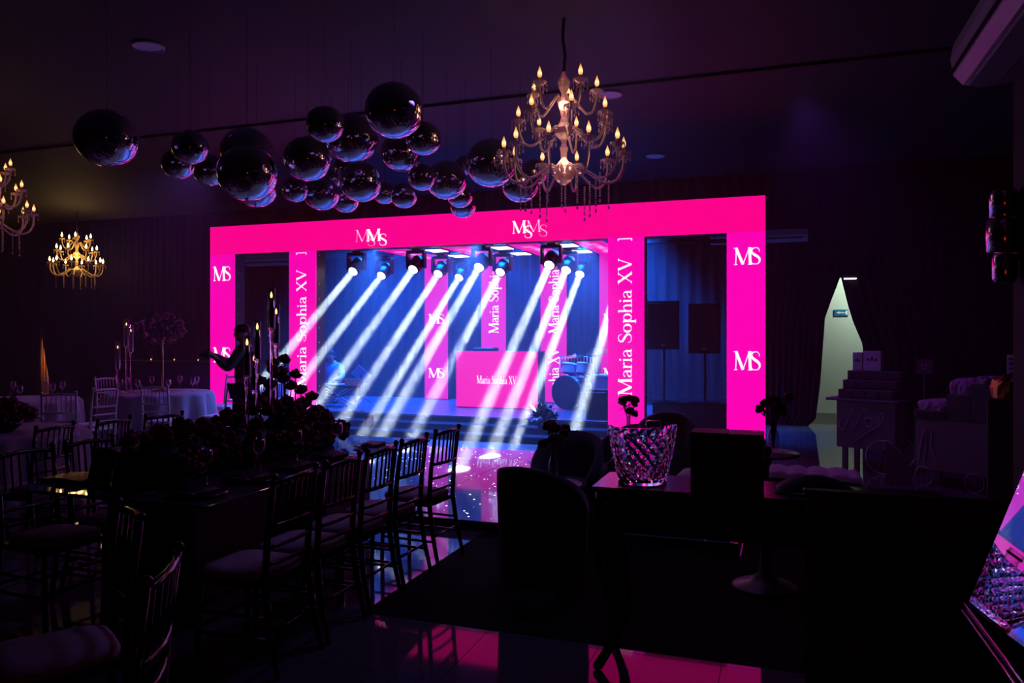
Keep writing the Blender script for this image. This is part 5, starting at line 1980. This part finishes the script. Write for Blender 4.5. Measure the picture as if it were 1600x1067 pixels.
def person(label, loc, rz, pose, shirt, trousers, hair_m):
    """pose: joint positions in the figure's own frame, facing +y"""
    o = thing('person', label, 'person', loc, rz)
    P = {k: Vector(v) for k, v in pose.items()}
    J = {'pelvis': (P['pelvis'], (.13, .10)), 'waist': (P['waist'], (.115, .09)), 'chest': (P['chest'], (.13, .10)), 'collar': (P['collar'], (.075, .065)), 'neck': (P['neck'], .052),
         'jaw': (P['head'] + Vector((0, .012, -.055)), (.060, .066)), 'skull': (P['head'] + Vector((0, 0, .035)), (.074, .088)), 'crown': (P['head'] + Vector((0, -.01, .095)), (.05, .06))}
    E = [('pelvis', 'waist'), ('waist', 'chest'), ('chest', 'collar'), ('collar', 'neck'), ('neck', 'jaw'), ('jaw', 'skull'), ('skull', 'crown')]
    S = {'pelvis': (P['pelvis'] + Vector((0, 0, .02)), (.155, .125)), 'waist': (P['waist'], (.142, .115)), 'chest': (P['chest'], (.155, .122)), 'collar': (P['collar'] + Vector((0, 0, -.02)), (.085, .078))}
    SE = [('pelvis', 'waist'), ('waist', 'chest'), ('chest', 'collar')]
    Tr = {'pelvis': (P['pelvis'], (.150, .120))}
    TE = []
    for s, sd in (('l', 1), ('r', -1)):
        sh, el, wr, hd = P['shoulder_' + s], P['elbow_' + s], P['wrist_' + s], P['hand_' + s]
        J['sh' + s], J['el' + s], J['wr' + s], J['pa' + s] = (sh, .055), (el, .042), (wr, .028), (hd, (.040, .020))
        E += [('collar', 'sh' + s), ('sh' + s, 'el' + s), ('el' + s, 'wr' + s), ('wr' + s, 'pa' + s)]
        d = (hd - wr).normalized()
        side = d.cross(Vector((0, 0, 1)))
        side = side.normalized() if side.length > .1 else Vector((1, 0, 0))
        curl = d.cross(side).normalized() * (-1 if d.cross(side).z > 0 else 1)
        for k, (off_, ln) in enumerate(((-.030, .065), (-.010, .078), (.010, .074), (.030, .058))):
            b1 = hd + side * off_ + d * .045
            b2 = b1 + d * ln * .55 + curl * .012
            b3 = b2 + d * ln * .3 + curl * .03
            for n_, p_, r_ in (('f%d1' % k, b1, .0105), ('f%d2' % k, b2, .009), ('f%d3' % k, b3, .007)):
                J[n_ + s] = (p_, r_)
            E += [('pa' + s, 'f%d1' % k + s), ('f%d1' % k + s, 'f%d2' % k + s), ('f%d2' % k + s, 'f%d3' % k + s)]
        t1 = wr.lerp(hd, .6) - side * sd * .038
        t2 = t1 + d * .035 - side * sd * .02 + curl * .02
        J['t1' + s], J['t2' + s] = (t1, .011), (t2, .008)
        E += [('pa' + s, 't1' + s), ('t1' + s, 't2' + s)]
        S['sh' + s], S['el' + s], S['cu' + s] = (sh, .072), (el, .056), (el.lerp(wr, .75), .044)
        SE += [('collar', 'sh' + s), ('sh' + s, 'el' + s), ('el' + s, 'cu' + s)]
        hp, kn, an = P['hip_' + s], P['knee_' + s], P['ankle_' + s]
        J['hp' + s], J['kn' + s], J['an' + s], J['to' + s] = (hp, .085), (kn, .055), (an, .038), (P['toe_' + s], (.040, .022))
        E += [('pelvis', 'hp' + s), ('hp' + s, 'kn' + s), ('kn' + s, 'an' + s), ('an' + s, 'to' + s)]
        Tr['hp' + s], Tr['kn' + s], Tr['an' + s] = (hp, .105), (kn, .074), (an + Vector((0, 0, .02)), .060)
        TE += [('pelvis', 'hp' + s), ('hp' + s, 'kn' + s), ('kn' + s, 'an' + s)]
    skin('body', J, E, M_SKIN, o, 'pelvis')
    skin('shirt', S, SE, shirt, o, 'pelvis')
    skin('trousers', Tr, TE, trousers, o, 'pelvis')
    hd = P['head']
    m = MB()
    vs, fs = [], []
    n = 20
    for j in range(8):
        ph = PI / 2 - j * .26
        for i in range(n):
            a = 2 * PI * i / n
            front = max(0, math.sin(a))
            zl = hd.z + .045 + .098 * math.sin(max(ph, -.9 + .95 * front))
            k = math.cos(max(ph, -.9 + .95 * front))
            vs.append((hd.x + .083 * k * math.cos(a), hd.y - .012 + .100 * k * math.sin(a), zl))
    for j in range(7):
        for i in range(n):
            k = (i + 1) % n
            fs.append((j * n + i, (j + 1) * n + i, (j + 1) * n + k, j * n + k))
    m.add(vs, fs, True).build('hair', hair_m, o)
    for s in (-1, 1):
        MB().ball((hd.x + s * .076, hd.y - .005, hd.z), .02, 8, 6, None, (.5, .8, 1.4)).build('ear', M_SKIN, o)
        e_ = MB().ball((hd.x + s * .030, hd.y + .074, hd.z + .012), .012, 10, 8).build('eye', M_TABLEW, o)
        MB().ball((hd.x + s * .030, hd.y + .0835, hd.z + .012), .0055, 8, 6).build('iris', M_BLACK, e_)
    MB().lathe([(.0, .03), (.007, .02), (.014, -.012), (.0, -.02)], 8, T(hd.x, hd.y + .082, hd.z - .012, -.25), cap=False).build('nose', M_SKIN, o)
    MB().ball((hd.x, hd.y + .074, hd.z - .05), .022, 10, 6, None, (1, .4, .28)).build('mouth', mat('lips', (.3, .10, .09), .5), o)
    for s in ('l', 'r'):
        an, to = P['ankle_' + s], P['toe_' + s]
        d = (to - an)
        d.z = 0
        d.normalize()
        M_ = Matrix.Translation((an.x, an.y, 0)) @ d.to_track_quat('Y', 'Z').to_matrix().to_4x4()
        m = MB()
        m.ball((0, .06, .042), 1, 14, 8, M_, (.048, .14, .042))
        m.build('shoe', M_SHOE, o, (0, 0, an.z - .085))
    return o


stand = {'pelvis': (0, 0, .90), 'waist': (0, .0, 1.05), 'chest': (0, -.01, 1.22), 'collar': (0, -.02, 1.37), 'neck': (0, -.01, 1.43), 'head': (0, .03, 1.525),
         'shoulder_l': (.185, -.02, 1.33), 'elbow_l': (.22, .12, 1.10), 'wrist_l': (.09, .33, 1.24), 'hand_l': (.05, .39, 1.27),
         'shoulder_r': (-.185, -.02, 1.33), 'elbow_r': (-.22, .12, 1.10), 'wrist_r': (-.09, .33, 1.24), 'hand_r': (-.05, .39, 1.27),
         'hip_l': (.09, 0, .84), 'knee_l': (.10, .03, .47), 'ankle_l': (.11, 0, .085), 'toe_l': (.12, .13, .03),
         'hip_r': (-.09, 0, .84), 'knee_r': (-.10, .04, .47), 'ankle_r': (-.12, .02, .085), 'toe_r': (-.13, .15, .03)}
ph = at_D(381, 523, 9.5)
rzp = math.atan2(CA, -SA)
gp_ = person('person in dark clothes standing by the left pillar of the LED arch, holding a camera', (ph.x, ph.y, dz + .001), rzp, stand, M_SHIRTD, M_PANTS, M_HAIR)
cm_m = gp_.matrix_basis
o = thing('camera', 'black photo camera held up before the left pillar of the arch', 'camera', cm_m @ Vector((0, .44, 1.265)), rzp)
MB().cbox(-.065, .065, -.03, .03, -.04, .045, .01).build('body', M_BLACK, o)
MB().lathe([(.035, .03), (.035, .06), (.030, .065), (.030, .10), (.026, .10), (.024, .08), (0, .08)], 18, T(0, 0, 0, -PI / 2)).build('lens', M_BLACKG, o)
MB().cbox(-.02, .02, -.02, .03, .045, .075, .006).build('finder', M_BLACK, o)

sit = {'pelvis': (0, 0, .32), 'waist': (0, .03, .45), 'chest': (0, .04, .60), 'collar': (0, .04, .73), 'neck': (0, .06, .79), 'head': (0, .11, .875),
       'shoulder_l': (.18, .04, .69), 'elbow_l': (.24, .16, .48), 'wrist_l': (.12, .36, .45), 'hand_l': (.10, .44, .43),
       'shoulder_r': (-.18, .04, .69), 'elbow_r': (-.24, .16, .48), 'wrist_r': (-.12, .36, .45), 'hand_r': (-.10, .44, .43),
       'hip_l': (.09, .05, .30), 'knee_l': (.17, .42, .33), 'ankle_l': (.16, .40, .085), 'toe_l': (.17, .52, .03),
       'hip_r': (-.09, .05, .30), 'knee_r': (-.17, .42, .33), 'ankle_r': (-.16, .40, .085), 'toe_r': (-.17, .52, .03)}
pm_ = at_D(519, 566, 14.9)
mz = pm_.z - .875 - SZ
person('seated musician in a blue shirt behind the keyboard at the left of the stage', (pm_.x, pm_.y, SZ + .001), math.radians(200), sit, M_SHIRTB, M_PANTS, M_HAIR)
o = thing('drum_stool', 'low round stool under the musician in the blue shirt', 'stool', (pm_.x, pm_.y, SZ))
MB().lathe([(0, .14), (.15, .14), (.16, .15), (.15, .165), (0, .17)], 24).build('seat', M_BLACK, o)
MB().lathe([(.12, 0), (.12, .02), (.02, .03), (.02, .14)], 16).build('base', M_BOLT, o)
